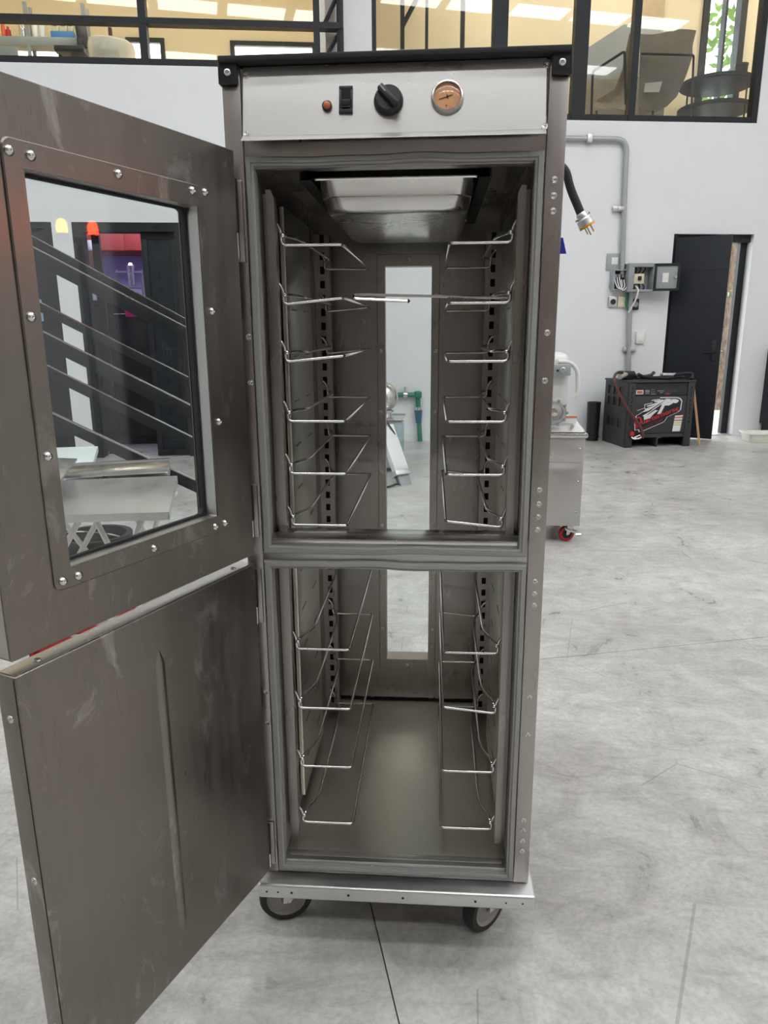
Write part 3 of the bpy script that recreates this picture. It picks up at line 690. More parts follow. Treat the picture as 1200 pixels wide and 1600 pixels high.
# ------------------------------------------------------------------ base, bumper and casters
g = G(); g.box(-0.297, 0.3025, -0.0415, 0.835, 0.153, 0.1885, 0.006, 3)
bs = lab(g.done('base_bumper', 'alu', CAB), 'cast aluminium bumper base')
for x in (-0.277, -0.252, -0.222, -0.098, 0.02, 0.175, 0.24, 0.275):
    G().cyl((x, -0.0422, 0.171), (x, -0.0412, 0.171), 0.0028 if abs(x) < 0.23 else 0.002, n=10).done('rivet_hole', 'hole', bs)
def caster(x, y, ax, hub='wheel_hub', tyre='rubber', R=0.0625, w=0.032, ztop=0.153, parent=None, rimr=0.74, plate=0.04):
    ax = Vector((ax[0], ax[1], 0)).normalized(); o = Vector((x, y, R)); fw = Vector((-ax.y, ax.x, 0))
    c = G().lathe([(R*rimr, -w/2), (R*0.94, -w/2), (R, -w*0.3), (R, w*0.3), (R*0.94, w/2), (R*rimr, w/2)], o, ax, 32).done('caster', tyre, parent)
    G().lathe([(0, -w*0.42), (R*0.2, -w*0.5), (R*0.3, -w*0.34), (R*(rimr-0.1), -w*0.34), (R*rimr, -w*0.5), (R*rimr, w*0.5), (R*(rimr-0.1), w*0.34), (R*0.3, w*0.34), (R*0.2, w*0.5), (0, w*0.42)], o, ax, 28).done('hub', hub, c)
    g = G()
    top = Vector((x, y, ztop-0.006))+fw*R*0.45
    for sgn in (-1, 1):
        e = ax*(w*0.62*sgn)
        pts = [o+e-fw*0.008-Vector((0, 0, 0.008)), o+e+fw*0.010-Vector((0, 0, 0.008)), Vector((top.x, top.y, ztop-0.012))+e+fw*0.022, Vector((top.x, top.y, ztop-0.012))+e-fw*0.028]
        q = [p+ax*0.003*sgn for p in pts]
        vs = [g.bm.verts.new(p) for p in pts+q]
        for f in ((3,2,1,0),(4,5,6,7),(0,1,5,4),(1,2,6,5),(2,3,7,6),(3,0,4,7)): g.bm.faces.new([vs[i] for i in f])
    g.cyl((top.x, top.y, ztop-0.014), (top.x, top.y, ztop-0.002), 0.026, n=20)
    g.cyl(o-ax*w*0.7, o+ax*w*0.7, 0.0055, n=10)
    g.done('fork', 'steel_bright', c)
    G().box(top.x-plate, top.x+plate, top.y-plate, top.y+plate, ztop-0.003, ztop, 0.001).done('mounting_plate', 'steel_bright', c)
    return c
caster(0.205, 0.075, (0.72, -0.69), parent=CAB); caster(-0.262, 0.075, (0.25, -0.97), parent=CAB)
caster(0.215, 0.70, (0.98, 0.1), parent=CAB); caster(-0.215, 0.70, (0.98, -0.15), parent=CAB)

# ------------------------------------------------------------------ doors, swung wide open to the left
def door_frame(px, py, dx, dy):
    """local frame: x along the door from its hinge edge, y away from the inner face into the door, z up"""
    d = Vector((dx, dy, 0)).normalized(); n = Vector((d.y, -d.x, 0))        # n points to the outer (hidden) side
    m = Matrix((d, n, Vector((0, 0, 1)))).transposed().to_4x4(); m.translation = Vector((px, py, 0)); return m
DT = 0.039
UD = door_frame(-0.2685, -0.03, -0.388, -0.9217); LO = door_frame(-0.2685, -0.03, -0.372, -0.928)
U0, U1, ULEN = 0.9365, 1.653, 0.523
TR = (0.072, 0.447, 1.008, 1.582); OP = (0.101, 0.421, 1.036, 1.551)
g = G(UD)
ring(g, rrect(0, ULEN, U0, U1, 0.0015), rrect(OP[0]-0.004, OP[1]+0.004, OP[2]-0.004, OP[3]+0.004, 0.001), 0.0, DT, 0.0012, True)
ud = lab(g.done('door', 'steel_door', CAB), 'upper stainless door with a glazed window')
g = G(UD)
ring(g, rrect(*TR, 0.012), rrect(*OP, 0.002), -0.0035, 0.0)
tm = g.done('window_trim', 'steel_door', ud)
ms = [((TR[0]+OP[0])/2, (OP[0]+OP[1])/2), ]
xs_l, xs_r = 0.086, 0.435; zt_, zb_ = 1.567, 1.0215
spots = [(xs_l, 1.573), (xs_l+0.03, 1.571), (0.268, 1.569), (0.408, 1.566), (xs_r+0.003, 1.566), (xs_l, 1.388), (xs_l, 1.203), (xs_l, 1.0205), (xs_l+0.027, 1.0205), (0.262, 1.0215), (0.409, 1.0215), (xs_r, 1.0215), (xs_r, 1.196), (xs_r, 1.374)]
UDN = UD.to_3x3() @ Vector((0, -1, 0))
for sx_, z in spots:
    screw(ud, UD @ Vector((sx_, -0.0035, z)), UDN, SCR_DOME)
g = G(UD); ring(g, rrect(OP[0]-0.004, OP[1]+0.004, OP[2]-0.004, OP[3]+0.004, 0.001), rrect(OP[0]+0.001, OP[1]-0.001, OP[2]+0.001, OP[3]-0.001, 0.002), 0.0, 0.027, 0.0002); g.done('window_reveal', 'steel_h', ud)
g = G(UD); ring(g, rrect(OP[0]-0.003, OP[1]+0.003, OP[2]-0.003, OP[3]+0.003, 0.004), rrect(OP[0]+0.004, OP[1]-0.004, OP[2]+0.004, OP[3]-0.004, 0.014), 0.024, 0.034, 0.001); g.done('window_seal', 'black_matt', ud)
G(UD).box(OP[0]-0.003, OP[1]+0.003, 0.026, 0.031, OP[2]-0.003, OP[3]+0.003).done('pane', 'glass', ud, smooth=False)
g = G(UD); ring(g, rrect(*TR, 0.012), rrect(*OP, 0.002), -0.003, 0.0); g.done('outer_trim', 'steel_door', ud, mx=Matrix.Translation((0, DT+0.003, 0)))
# the free edge of the upper door is a folded return with a seam
G(UD).box(ULEN, ULEN+0.001, 0.003, DT-0.003, U0+0.004, U1-0.004).done('edge_strip', 'steel', ud, smooth=False)
# lower door, solid with a pressed rib
L0, L1, LLEN = 0.2185, 0.919, 0.529
g = G(LO); g.box(0, LLEN, 0.0, DT, L0, L1, 0.003, 3)
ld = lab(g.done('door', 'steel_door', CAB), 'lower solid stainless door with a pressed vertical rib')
g = G(LO)
for k, (w, h) in enumerate(((0.010, 0.0), (0.0075, 0.0014), (0.004, 0.0034), (0.0, 0.004))): pass
pr = [(-0.011, 0.0), (-0.0075, 0.0011), (-0.0045, 0.003), (-0.0015, 0.0038), (0.0015, 0.0038), (0.0045, 0.003), (0.0075, 0.0011), (0.011, 0.0)]
rr = []
for i in range(25):
    t = i/24; z = 0.292+t*(0.849-0.292); k = min(1, t/0.03, (1-t)/0.03); k = math.sqrt(max(0, k))
    rr.append([g.bm.verts.new((0.2715+a*max(k, 0.1), -h*k-0.00005, z)) for a, h in pr])
for a, b in zip(rr, rr[1:]):
    for i in range(len(pr)-1): g.bm.faces.new((a[i], a[i+1], b[i+1], b[i]))
g.done('pressed_rib', 'steel_door', ld)
LN = LO.to_3x3()
G(LO).box(0.004, LLEN-0.004, 0.004, DT-0.004, L1, L1+0.0006).done('top_strip', 'steel_bright', ld, smooth=False)
for s_ in (0.045, LLEN-0.05): screw(ld, LO @ Vector((s_, 0.018, L1+0.0006)), (0, 0, 1), SCR_FLAT)
for z in (0.855, 0.60, 0.34): screw(ld, LO @ Vector((LLEN, 0.019, z)), LN @ Vector((1, 0, 0)), SCR_FLAT)
G(LO).box(LLEN, LLEN+0.0006, 0.0015, 0.003, L0+0.004, L1-0.004).done('edge_seam', 'hole', ld, smooth=False)
# lift-off hinges on the left post
for (z0, z1, o_) in ((1.475, 1.61, ud), (0.965, 1.07, ud), (0.785, 0.90, ld), (0.215, 0.32, ld)):
    h = G().box(-0.2885, -0.2625, -0.010, -0.003, z0, z1, 0.002).done('hinge', 'steel', CAB)
    zm = z0+(z1-z0)*0.35
    G().cyl((-0.277, -0.018, z0+0.004), (-0.277, -0.018, zm), 0.0085, n=16).done('knuckle', 'steel_bright', h)
    G().cyl((-0.277, -0.018, zm+0.002), (-0.277, -0.018, z1), 0.0085, n=16).done('knuckle', 'black', h)
    G().box(-0.292, -0.270, -0.030, -0.022, zm+0.004, z1-0.002, 0.0015).done('leaf', 'black', h)

# power cord hanging over the right-hand side at the back
c0 = oy(884, 262, 0.80); c1 = oy(890, 292, 0.80); c2 = oy(901, 318, 0.80); c3 = oy(908, 335, 0.80)
dn = (c3-c2).normalized()
cord = lab(G().tube([(0.24, 0.81, c0.z+0.10), (0.285, 0.81, c0.z+0.06), c0, c1, c2, c3], 0.0115, n=12, round_=0.03).done('power_cord', 'rubber', CAB), 'thick black power cord with plug')
dn = (oy(921, 360, 0.80)-oy(908, 335, 0.80)).normalized()
G().lathe([(0.012, 0), (0.0145, 0.006), (0.0145, 0.016), (0.0205, 0.02), (0.0215, 0.036), (0, 0.036)], c3-dn*0.004, dn, 24).done('plug', 'alu', cord)
G().lathe([(0.0215, 0.036), (0.022, 0.0365), (0.022, 0.042), (0, 0.042)], c3-dn*0.004, dn, 24).done('plug_face', 'yellow', cord)
sd = dn.cross(Vector((0, 1, 0))).normalized()
for k, (o_, l_) in enumerate(((0.009, 0.018), (-0.008, 0.020), (0.0, 0.024))):
    b0 = c3+dn*0.037+sd*o_*-1+(Vector((0, 0.008, 0)) if k == 2 else Vector((0, -0.003, 0)))
    mm = aim(b0+dn*l_/2, dn); G().box(-0.003, 0.003, -0.0012, 0.0012, -l_/2, l_/2, 0, mx=mm).done('prong', 'brass', cord, smooth=False)
for sgn in (-1, 1):
    b0 = c3+dn*0.008+sd*sgn*0.014; G().cyl(b0, b0+sd*sgn*0.008, 0.004, n=10).done('clamp_screw', 'steel_bright', cord)
# small blue tag fixed behind the right edge of the back panel
a = oy(878, 372, 0.80); b = oy(884, 397, 0.80)
lab(G().prism([(0.24, a.z), (a.x+0.0015, a.z), (b.x, b.z), (0.24, b.z)], (0, 0.7905, 0), (1, 0, 0), (0, 0, 1), -0.003).done('tag', 'blue', CAB, smooth=False), 'blue plastic tag on the back edge')

# ------------------------------------------------------------------ food pan under the chamber ceiling
PY0, PY1, PXX = 0.07, 0.60, 0.1625
pan = thing('food_pan', 'rectangular stainless food pan hung upside right under the cabinet ceiling', 'pan', (0, 0.335, 1.565))
pan['label'] = 'rectangular stainless steel food pan hanging under the ceiling of the cabinet'
g = G()
def rr_xy(hx, y0, y1, r, n=5):
    pts = []
    for cx, cy, a in ((hx-r, y0+r, -90), (hx-r, y1-r, 0), (-hx+r, y1-r, 90), (-hx+r, y0+r, 180)):
        for i in range(n+1):
            t = math.radians(a+90*i/n); pts.append((cx+r*math.cos(t), cy+r*math.sin(t)))
    return pts
lays = [(PXX-0.003, 0.003, 0.018, 1.624), (PXX, 0, 0.02, 1.6225), (PXX, 0, 0.02, 1.6255), (PXX-0.003, 0.003, 0.018, 1.6268), (PXX-0.013, 0.013, 0.03, 1.6262), (PXX-0.017, 0.017, 0.035, 1.620),
        (PXX-0.021, 0.021, 0.038, 1.598), (PXX-0.0245, 0.0245, 0.038, 1.5965), (PXX-0.0275, 0.0275, 0.04, 1.578), (PXX-0.033, 0.033, 0.04, 1.5705), (PXX-0.042, 0.042, 0.04, 1.5675)]
prev = None
for hx, o_, r, z in lays:
    cur = [g.bm.verts.new((x, y, z)) for x, y in rr_xy(hx, PY0+o_, PY1-o_, r)]
    if prev:
        n = len(cur)
        for i in range(n): g.bm.faces.new((prev[i], prev[(i+1) % n], cur[(i+1) % n], cur[i]))
    prev = cur
g.bm.faces.new(prev)
g.done('pan_body', 'steel_bright', pan)
g = G(); g.tube([(x, y, 1.6235) for x, y in rr_xy(PXX, PY0, PY1, 0.02)], 0.0022, 6, closed=True); g.done('rolled_rim', 'chrome', pan)

# ------------------------------------------------------------------ wire pan slides on the uprights
ZS = [1.512, 1.405, 1.297, 1.181, 1.075, 0.967, 0.690, 0.549, 0.404, 0.258]
WR = 0.0031
def slide_mesh(sx, dz_in):
    g = G(); xo, xi = sx*0.2155, sx*0.101
    f, b = 0.08, 0.628
    # carrying wire: hook, front bar, long inner bar, rear bar, hook
    g.tube([(sx*0.231, f, 0.043), (sx*0.224, f, 0.040), (xo, f, 0.026), (xo, f, 0), (xi, f, dz_in), (xi-sx*0.002, b, dz_in), (xo, b, 0), (xo, b, 0.026), (sx*0.224, b, 0.040), (sx*0.231, b, 0.043)], WR, 8, 0.009, 4)
    return g
def guide_mesh(sx):
    g = G(); f, b = 0.08, 0.628
    g.tube([(sx*0.2125, f+0.004, 0.018), (sx*0.207, f+0.03, 0.019), (sx*0.196, f+0.055, 0.018), (sx*0.190, f+0.09, 0.016), (sx*0.190, b-0.09, 0.016), (sx*0.196, b-0.055, 0.018), (sx*0.207, b-0.03, 0.019), (sx*0.2125, b-0.004, 0.018)], WR, 8, 0.012, 4)
    g.lathe([(0, -0.005), (0.0042, -0.0035), (0.005, 0), (0.0042, 0.0035), (0, 0.005)], (sx*0.2125, f, 0.018), (0, 1, 0), 10)
    return g
ORD = ['topmost', 'second from top', 'third from top', 'fourth from top', 'fifth from top', 'sixth from top', 'seventh from top', 'eighth from top', 'ninth from top', 'lowest']
MSH = {}
for sx, side in ((-1, 'left'), (1, 'right')):
    for k, z in enumerate(ZS):
        t = thing('pan_slide', 'bent wire pan slide, %s on the %s wall inside the cabinet' % (ORD[k], side), 'pan slide', (sx*0.16, 0.35, z), group='wire pan slides')
        dz = 0.0
        if sx > 0 and k in (5, 7): dz = 0.012
        if sx < 0 and k in (1, 2): dz = 0.011
        for nm, key, fn in (('carrying_wire', (sx, dz), lambda: slide_mesh(sx, dz)), ('guide_wire', (sx, 'g'), lambda: guide_mesh(sx))):
            if key not in MSH:
                bm = fn().bm; bmesh.ops.recalc_face_normals(bm, faces=bm.faces); bm.transform(Matrix.Translation((-sx*0.16, -0.35, 0)))
                me = bpy.data.meshes.new(nm); bm.to_mesh(me); bm.free(); me.shade_smooth(); me.materials.append(M['chrome']); MSH[key] = me
            link(nm, MSH[key], Matrix.Translation((sx*0.16, 0.35, z)), t)
# one loose slide wire lying across, resting on the second pair
pa, pb_, pc = oy(552, 463, 0.11), oy(800, 467, 0.11), oy(638, 468, 0.115)
g = G(); g.tube([(pc.x, 0.115, pc.z-0.003), (pa.x, 0.118, pa.z-0.004), (pa.x-0.001, 0.125, pa.z+0.004), (0.095, 0.122, pb_.z+0.006), (0.214, 0.115, pb_.z+0.002)], 0.003, 8, 0.005)
g.lathe([(0, -0.004), (0.0048, 0), (0, 0.004)], (pc.x, 0.115, pc.z-0.003), (1, 0, 0), 10)
o = g.done('loose_wire', 'chrome'); tag(o, 'loose bent wire lying straight across the second pair of slides', 'wire')

# ================================================================== THINGS ON AND BY THE BACK WALL
def wz(u, v, d=0.0):
    s, z = wl(u, v, d); return s, z
# conduits
def conduit(pts, r, label, clamps, ext='conduit'):
    t = thing('conduit', label, 'conduit', WALL @ Vector((pts[-1][0], pts[-1][1], pts[-1][2])))
    G(WALL).tube(pts, r, 12, 0.16, 7).done('pipe', ext, t)
    for (s, z, hor) in clamps:
        g = G(WALL)
        if hor: g.box(s-0.03, s+0.03, -0.085, 0.0, z-0.045, z+0.045, 0.006)
        else: g.box(s-0.085, s+0.085, -0.045, 0.0, z-0.028, z+0.028, 0.006); g.box(s-0.036, s+0.036, -0.075, -0.04, z-0.022, z+0.022, 0.006)
        g.done('pipe_clamp', 'alu', t)
a = (S_COR+0.02, 0); b = wz(978, 219); c = wz(969, 402)
conduit([(a[0], -0.045, b[1]), (b[0], -0.045, b[1]), (b[0], -0.045, c[1]+1.0), (c[0]+0.02, -0.045, c[1]-0.2)], 0.030, 'grey conduit running along the wall and bending down to the boxes', [(wz(918, 222)[0], b[1], True), (b[0]-0.03, wz(971, 327)[1], False)])
a = wz(984, 455); b = wz(977, 585)
conduit([(a[0], -0.05, a[1]+0.1), (a[0], -0.05, a[1]-0.3), (b[0]+0.02, -0.05, b[1]), (b[0]+0.02, -0.05, 0.3)], 0.028, 'grey conduit dropping from the breaker box behind the charger', [(b[0]+0.02, wz(978, 546)[1], False)])
def wbox(name, label, cat, u0, v0, u1, v1, dep, m, bev=0.006):
    a = wz(u0, v0, -dep); b = wz(u1, v1, -dep)
    return tag(G(WALL).box(a[0], b[0], -dep, 0, b[1], a[1], bev).done(name, m), label, cat), a, b
# meter plate with small window
t = thing('meter_plate', 'square grey plate with a small pale window behind the conduit', 'plate', WALL @ Vector((*[wz(962, 422)[0]], 0, wz(962, 450)[1])))
a, b = wz(949, 396, -.02), wz(975, 422, -.02); G(WALL).box(a[0], b[0], -0.02, 0, b[1], a[1], 0.004).done('plate', 'panelgrey', t)
a, b = wz(956, 402, -.02), wz(965, 413, -.02); G(WALL).box(a[0], b[0], -0.024, -0.019, b[1], a[1], 0.002).done('window', 'white', t)
a, b = wz(954, 422, -.02), wz(960, 450, -.02); G(WALL).box(a[0], b[0], -0.03, 0, b[1], a[1], 0.004).done('raceway', 'panelgrey', t)
# open junction box with white wires
t = thing('junction_box', 'open black junction box with loose white wires hanging out', 'box', WALL @ Vector((wz(969, 455)[0], 0, wz(969, 456)[1])))
D_ = 0.10; a, b = wz(960, 421, -D_), wz(980, 453, -D_)
G(WALL).frame((a[0], b[0], b[1], a[1]), (a[0]+0.012, b[0]-0.012, b[1]+0.012, a[1]-0.012), -D_, 0, 0.002).done('casing', 'panelgrey', t)
G(WALL).box(a[0]+0.01, b[0]-0.01, -0.04, -0.001, b[1]+0.01, a[1]-0.01).done('insert', 'black_matt', t, smooth=False)
for k in range(3): G(WALL).box(a[0]+0.025+0.045*k, a[0]+0.058+0.045*k, -0.055, -0.04, a[1]-0.09, a[1]-0.05, 0.003).done('terminal', 'grey_paint', t)
for k in range(3):
    x = a[0]+0.03+0.03*k
    G(WALL).tube([(x, -0.05, a[1]-0.09), (x-0.02, -0.12, b[1]+0.10), (x+0.02, -0.13, b[1]+0.01-0.015*k), (x+0.08, -0.12, b[1]+0.03), (x+0.075, -0.08, b[1]+0.12)], 0.007, 6, 0.04).done('wire', 'white', t)
# breaker box with its door open
t = thing('breaker_box', 'grey breaker box with its door swung open beside the charcoal door', 'box', WALL @ Vector((wz(1000, 455)[0], 0, wz(1000, 456)[1])))
D_ = 0.17; a, b = wz(984, 411, -D_), wz(1020, 456, -D_); aa = wz(992, 417, -D_)
G(WALL).frame((a[0], b[0], b[1], a[1]), (aa[0], b[0]-0.012, b[1]+0.03, aa[1]), -D_, 0, 0.003).done('casing', 'grey_paint', t)
G(WALL).box(aa[0]-0.01, b[0]-0.005, -0.02, -0.001, b[1]+0.02, aa[1]+0.005).done('back_plate', 'panelgrey', t, smooth=False)
m0 = ((aa[0]+b[0])/2-0.03)
bk = G(WALL).box(m0-0.07, m0+0.06, -0.11, -0.02, (a[1]+b[1])/2-0.07, (a[1]+b[1])/2+0.05, 0.006).done('breaker', 'cream', t)
G(WALL).box(m0-0.02, m0+0.02, -0.13, -0.105, (a[1]+b[1])/2-0.03, (a[1]+b[1])/2+0.02, 0.003).done('toggle', 'black', bk)
for sg in (-1, 1):
    for k in range(3):
        x = m0-0.05+0.045*k; zc = (a[1]+b[1])/2
        G(WALL).tube([(x, -0.09, zc+sg*0.06), (x+0.01*k, -0.13, zc+sg*0.10), (x-0.02+0.02*k, -0.08, zc+sg*0.16)], 0.009, 6, 0.03).done('wire', 'black', t)
G(WALL).tube([(m0-0.06, -0.06, b[1]+0.1), (m0-0.03, -0.19, b[1]+0.03), (m0-0.05, -0.16, b[1]-0.10), (m0-0.09, -0.07, b[1]-0.24)], 0.011, 6, 0.05).done('wire', 'white', t)
G(WALL).tube([(m0-0.12, -0.05, b[1]), (m0-0.12, -0.05, b[1]-0.16), (m0-0.05, -0.05, b[1]-0.27)], 0.012, 6, 0.03).done('wire', 'green', t)
dm = WALL @ Matrix.Translation((b[0], -D_, 0)) @ Matrix.Rotation(math.radians(-12), 4, 'Z')
wd = 0.30; bz0, bz1 = b[1]+0.01, a[1]-0.005
bd = G(dm).box(0, wd, 0.0, 0.012, bz0, bz1, 0.003).done('door', 'grey_paint', t)
G(dm).frame((0, wd, bz0, bz1), (0.028, wd-0.028, bz0+0.028, bz1-0.028), -0.016, 0.0, 0.003).done('lip', 'frame', bd)
G(dm).box(0.10, 0.17, -0.002, 0.0, (bz0+bz1)/2-0.06, (bz0+bz1)/2+0.05).done('sticker', 'paper', bd, smooth=False)
G(dm).cyl((wd-0.05, -0.02, (bz0+bz1)/2), (wd-0.05, 0.0, (bz0+bz1)/2), 0.016, n=12).done('lock', 'alu', bd)
# outlets and switch
for nm, lb, u0, v0, u1, v1, m, kind in (('socket_outlet', 'grey round-socket outlet, left one below the junction box', 952, 463, 964, 480, 'alu', 'round'), ('socket_outlet', 'cream outlet next to the conduit below the junction box', 966, 463, 977, 480, 'cream', 'duplex'),
                               ('socket_outlet', 'black outlet hanging from wires below the breaker box', 988, 467, 998, 484, 'black', 'round'), ('wall_switch', 'white wall switch plate above the charger', 995, 518, 1007, 537, 'white', 'switch')):
    o, a, b = wbox(nm, lb, 'outlet' if nm[0] == 's' else 'switch', u0, v0, u1, v1, 0.035, m, 0.008)
    cx, cz = (a[0]+b[0])/2, (a[1]+b[1])/2
    if kind == 'round': G(WALL).lathe([(0.034, 0.0), (0.034, 0.006), (0.026, 0.007), (0, 0.003)], (cx, -0.035, cz), (0, -1, 0), 20).done('socket', 'black' if m != 'black' else 'grey_paint', o)
    elif kind == 'duplex':
        for q in (-0.036, 0.036): G(WALL).box(cx-0.022, cx+0.022, -0.039, -0.035, cz+q-0.024, cz+q+0.024, 0.004).done('socket', 'cream', o)
    else: G(WALL).box(cx-0.022, cx+0.022, -0.042, -0.034, cz-0.045, cz+0.03, 0.004).done('rocker', 'white', o)

# black cylinder standing on the floor by the wall
p = oz(925, 680, 0); p = WALL @ Vector((wl(925, 683, -0.22)[0], -0.22, 0))
t = thing('waste_bin', 'tall narrow black cylindrical bin against the wall left of the charger', 'bin', (p.x, p.y, 0))
z1 = wl(927, 628, -0.22)[1]; R_ = 0.082
g = G(); g.lathe([(0, 0.0), (R_*0.92, 0.0), (R_*0.94, 0.03), (R_, z1-0.03), (R_*1.03, z1-0.025), (R_*1.03, z1), (R_*0.93, z1), (R_*0.90, z1-0.06), (0, z1-0.06)], (p.x, p.y, 0), n=32); g.done('body', 'black', t)
g = G(); g.tube([(p.x+R_*0.99*math.cos(q/16*math.pi*2), p.y+R_*0.99*math.sin(q/16*math.pi*2), 0.05) for q in range(16)], 0.006, 6, closed=True); g.done('foot_ring', 'black_matt', t)

# ------------------------------------------------------------------ battery charger
f0 = oz(976, 700, 0); f1 = oz(1077, 697, 0)
ang = math.atan2(f1.y-f0.y, f1.x-f0.x); CW = (f1-f0).length; CD = 0.62
CM = Matrix.Translation((f0.x, f0.y, 0)) @ Matrix.Rotation(ang, 4, 'Z')      # x along the front, y backwards
_o, _r2 = ray(985, 597); CHI = CM.inverted(); oo = CHI @ _o; rr_ = CHI.to_3x3() @ _r2; CH = (oo+rr_*(-oo.y/rr_.y)).z
ch = thing('battery_charger', 'charcoal industrial battery charger with a horse head emblem on its front', 'charger', (f0.x, f0.y, 0), ang)
EW = 0.085
def C(): return G(CM)
pw = CW
# side walls with vent windows
def side_wall(x0, x1, vents):
    g = C(); ys = [0.0, CD]; zs = [0.0, CH]
    ops = []
    if vents:
        for r, z in ((0, CH-0.17), (1, CH-0.30)):
            for k in range(3): ops.append((0.13+k*0.15, 0.24+k*0.15, z, z+0.105))
        for k in range(3): ops.append((0.13+k*0.15, 0.24+k*0.15, 0.22, 0.32))
    ysl = sorted(set(ys+[q for o in ops for q in o[:2]])); zsl = sorted(set(zs+[q for o in ops for q in o[2:]]))
    for a, b in zip(ysl, ysl[1:]):
        for c, e in zip(zsl, zsl[1:]):
            if any(o[0] <= (a+b)/2 <= o[1] and o[2] <= (c+e)/2 <= o[3] for o in ops): continue
            g.box(x0, x1, a, b, c, e)
    return g.done('side_panel', 'charger', ch, smooth=False)
side_wall(0, 0.012, True); side_wall(pw-0.012, pw, True)
C().box(0.012, 0.05, 0.08, CD-0.04, 0.18, CH-0.03).done('inner_baffle', 'charger_dark', ch, smooth=False)
tp = C().box(-0.01, pw+0.01, -0.012, CD+0.01, CH-0.012, CH+0.01, 0.005).done('top_panel', 'charger', ch)
C().box(0, pw, CD-0.012, CD, 0.05, CH).done('rear_panel', 'charger', ch, smooth=False)
for x0 in (0.0, pw-EW):
    pc_ = C().box(x0, x0+EW, -0.004, 0.03, 0.0, CH-0.012, 0.006).done('corner_post', 'charger', ch)
    for k in range(9): C().box(x0+EW*0.42, x0+EW*0.58, -0.006, -0.003, CH-0.09-k*0.05, CH-0.06-k*0.05).done('slot', 'hole', pc_, smooth=False)
FZ0, FZ1 = 0.165, CH-0.165
fp = C().box(EW, pw-EW, 0.004, 0.03, FZ0, FZ1, 0.003).done('front_panel', 'charger', ch)
C().box(EW, pw-EW, 0.012, 0.03, FZ1+0.006, CH-0.02).done('display_panel', 'charger_dark', ch, smooth=False)
C().box(EW, pw-EW, 0.004, 0.03, 0.115, FZ0-0.006, 0.003).done('kick_plate', 'charger', ch)
C().box(0.012, pw-0.012, 0.10, CD-0.02, 0.115, 0.14).done('bottom_plate', 'charger_dark', ch, smooth=False)
C().box(pw/2-0.01, pw/2+0.01, 0.02, CD, 0.0, 0.12).done('skid', 'charger', ch, smooth=False)
C().box(0.012, 0.06, 0.02, CD, 0.0, 0.012).done('skid', 'charger', ch, smooth=False); C().box(pw-0.06, pw-0.012, 0.02, CD, 0.0, 0.012).done('skid', 'charger', ch, smooth=False)
# printed marks: the panel is mapped from a 0..1 square
px0, px1 = EW, pw-EW
def FP(zx, zy): return (px0+(zx-270)/(1075-270)*(px1-px0), FZ1-(zy-140)/(830-140)*(FZ1-FZ0))
def decal(name, pts, m, lay, label=None, parent=fp):
    g = C(); poly = [FP(*q) for q in pts]
    g.prism(poly, (0, 0.004-0.0008*lay, 0), (1, 0, 0), (0, 0, 1), 0.0007)
    o = g.done(name, m, parent, smooth=False)
    if label: lab(o, label)
    return o
outl = [(650,165),(930,170),(975,190),(1003,235),(995,400),(960,440),(790,535),(760,605),(730,635),(430,785),(365,800),(350,760),(298,770),(285,640),(300,500),(400,425),(310,400),(425,355),(420,290),(540,260),(525,215),(660,195)]
cx_, cy_ = 640, 460
inl = [(cx_+(x-cx_)*0.955, cy_+(y-cy_)*0.945) for x, y in outl]
decal('emblem_outline', outl, 'decal', 1); decal('emblem_field', inl, 'decal_black', 2)
head = [(735,205),(760,195),(830,205),(905,205),(945,225),(945,245),(925,270),(890,280),(870,268),(845,290),(800,320),(735,318),(720,370),(680,465),(628,478),(665,380),(690,300),(600,380),(605,405),(640,400),(565,480),(520,545),(430,575),(425,520),(405,495),(560,390),(380,440),(340,470),(440,388),(420,378),(600,300),(470,335),(450,318),(630,255),(570,250),(560,235),(690,205),(715,215)]
decal('horse_head', head, 'decal', 3, 'silver horse head emblem')
decal('horse_eye', [(815,212),(840,214),(830,224),(818,222)], 'decal_black', 4)
decal('mane_line', [(745,215),(640,290),(500,400),(395,480),(405,490),(520,405),(650,300)], 'decal_black', 4)
decal('jaw_line', [(690,285),(600,365),(470,480),(480,485),(610,385),(685,300)], 'decal_black', 4)
# lettering on a rising baseline
def on_panel(txt, zx0, zy0, zx1, zy1, hz, m, lay, bold=0.0, shear=0.15, name='lettering'):
    a = FP(zx0, zy0); b = FP(zx1, zy1); W_l = math.hypot(b[0]-a[0], b[1]-a[1]); al = math.atan2(b[1]-a[1], b[0]-a[0])
    me = text_mesh(txt, 1.0, 0.0003, shear, bold); me.materials.append(M[m])
    xs = [v.co.x for v in me.vertices]; ys = [v.co.y for v in me.vertices]; w0 = max(xs)-min(xs)
    hs = (hz/690*(FZ1-FZ0))/0.72
    sc = Matrix.Translation((a[0], 0.004-0.0008*lay, a[1])) @ Matrix.Rotation(-al, 4, 'Y') @ Matrix.Rotation(math.pi/2, 4, 'X') @ Matrix.Diagonal((W_l/w0, hs, 1, 1)) @ Matrix.Translation((-min(xs), 0, 0))
    me.transform(CM @ sc)
    c = sum((v.co for v in me.vertices), Vector())/len(me.vertices); me.transform(Matrix.Translation(-c))
    return link(name, me, Matrix.Translation(c), fp)
lab(on_panel('uarterhorse', 408, 655, 962, 405, 88, 'redprint', 4, 0.012), 'red slanted lettering')
lab(on_panel('Q', 300, 690, 412, 655, 165, 'redprint', 4, 0.02), 'large red initial letter')
decal('letter_tail', [(300,690),(345,680),(348,720),(310,735)], 'redprint', 4)
on_panel('Industrial Charger', 420, 745, 740, 590, 46, 'redmuted', 4, 0.01)
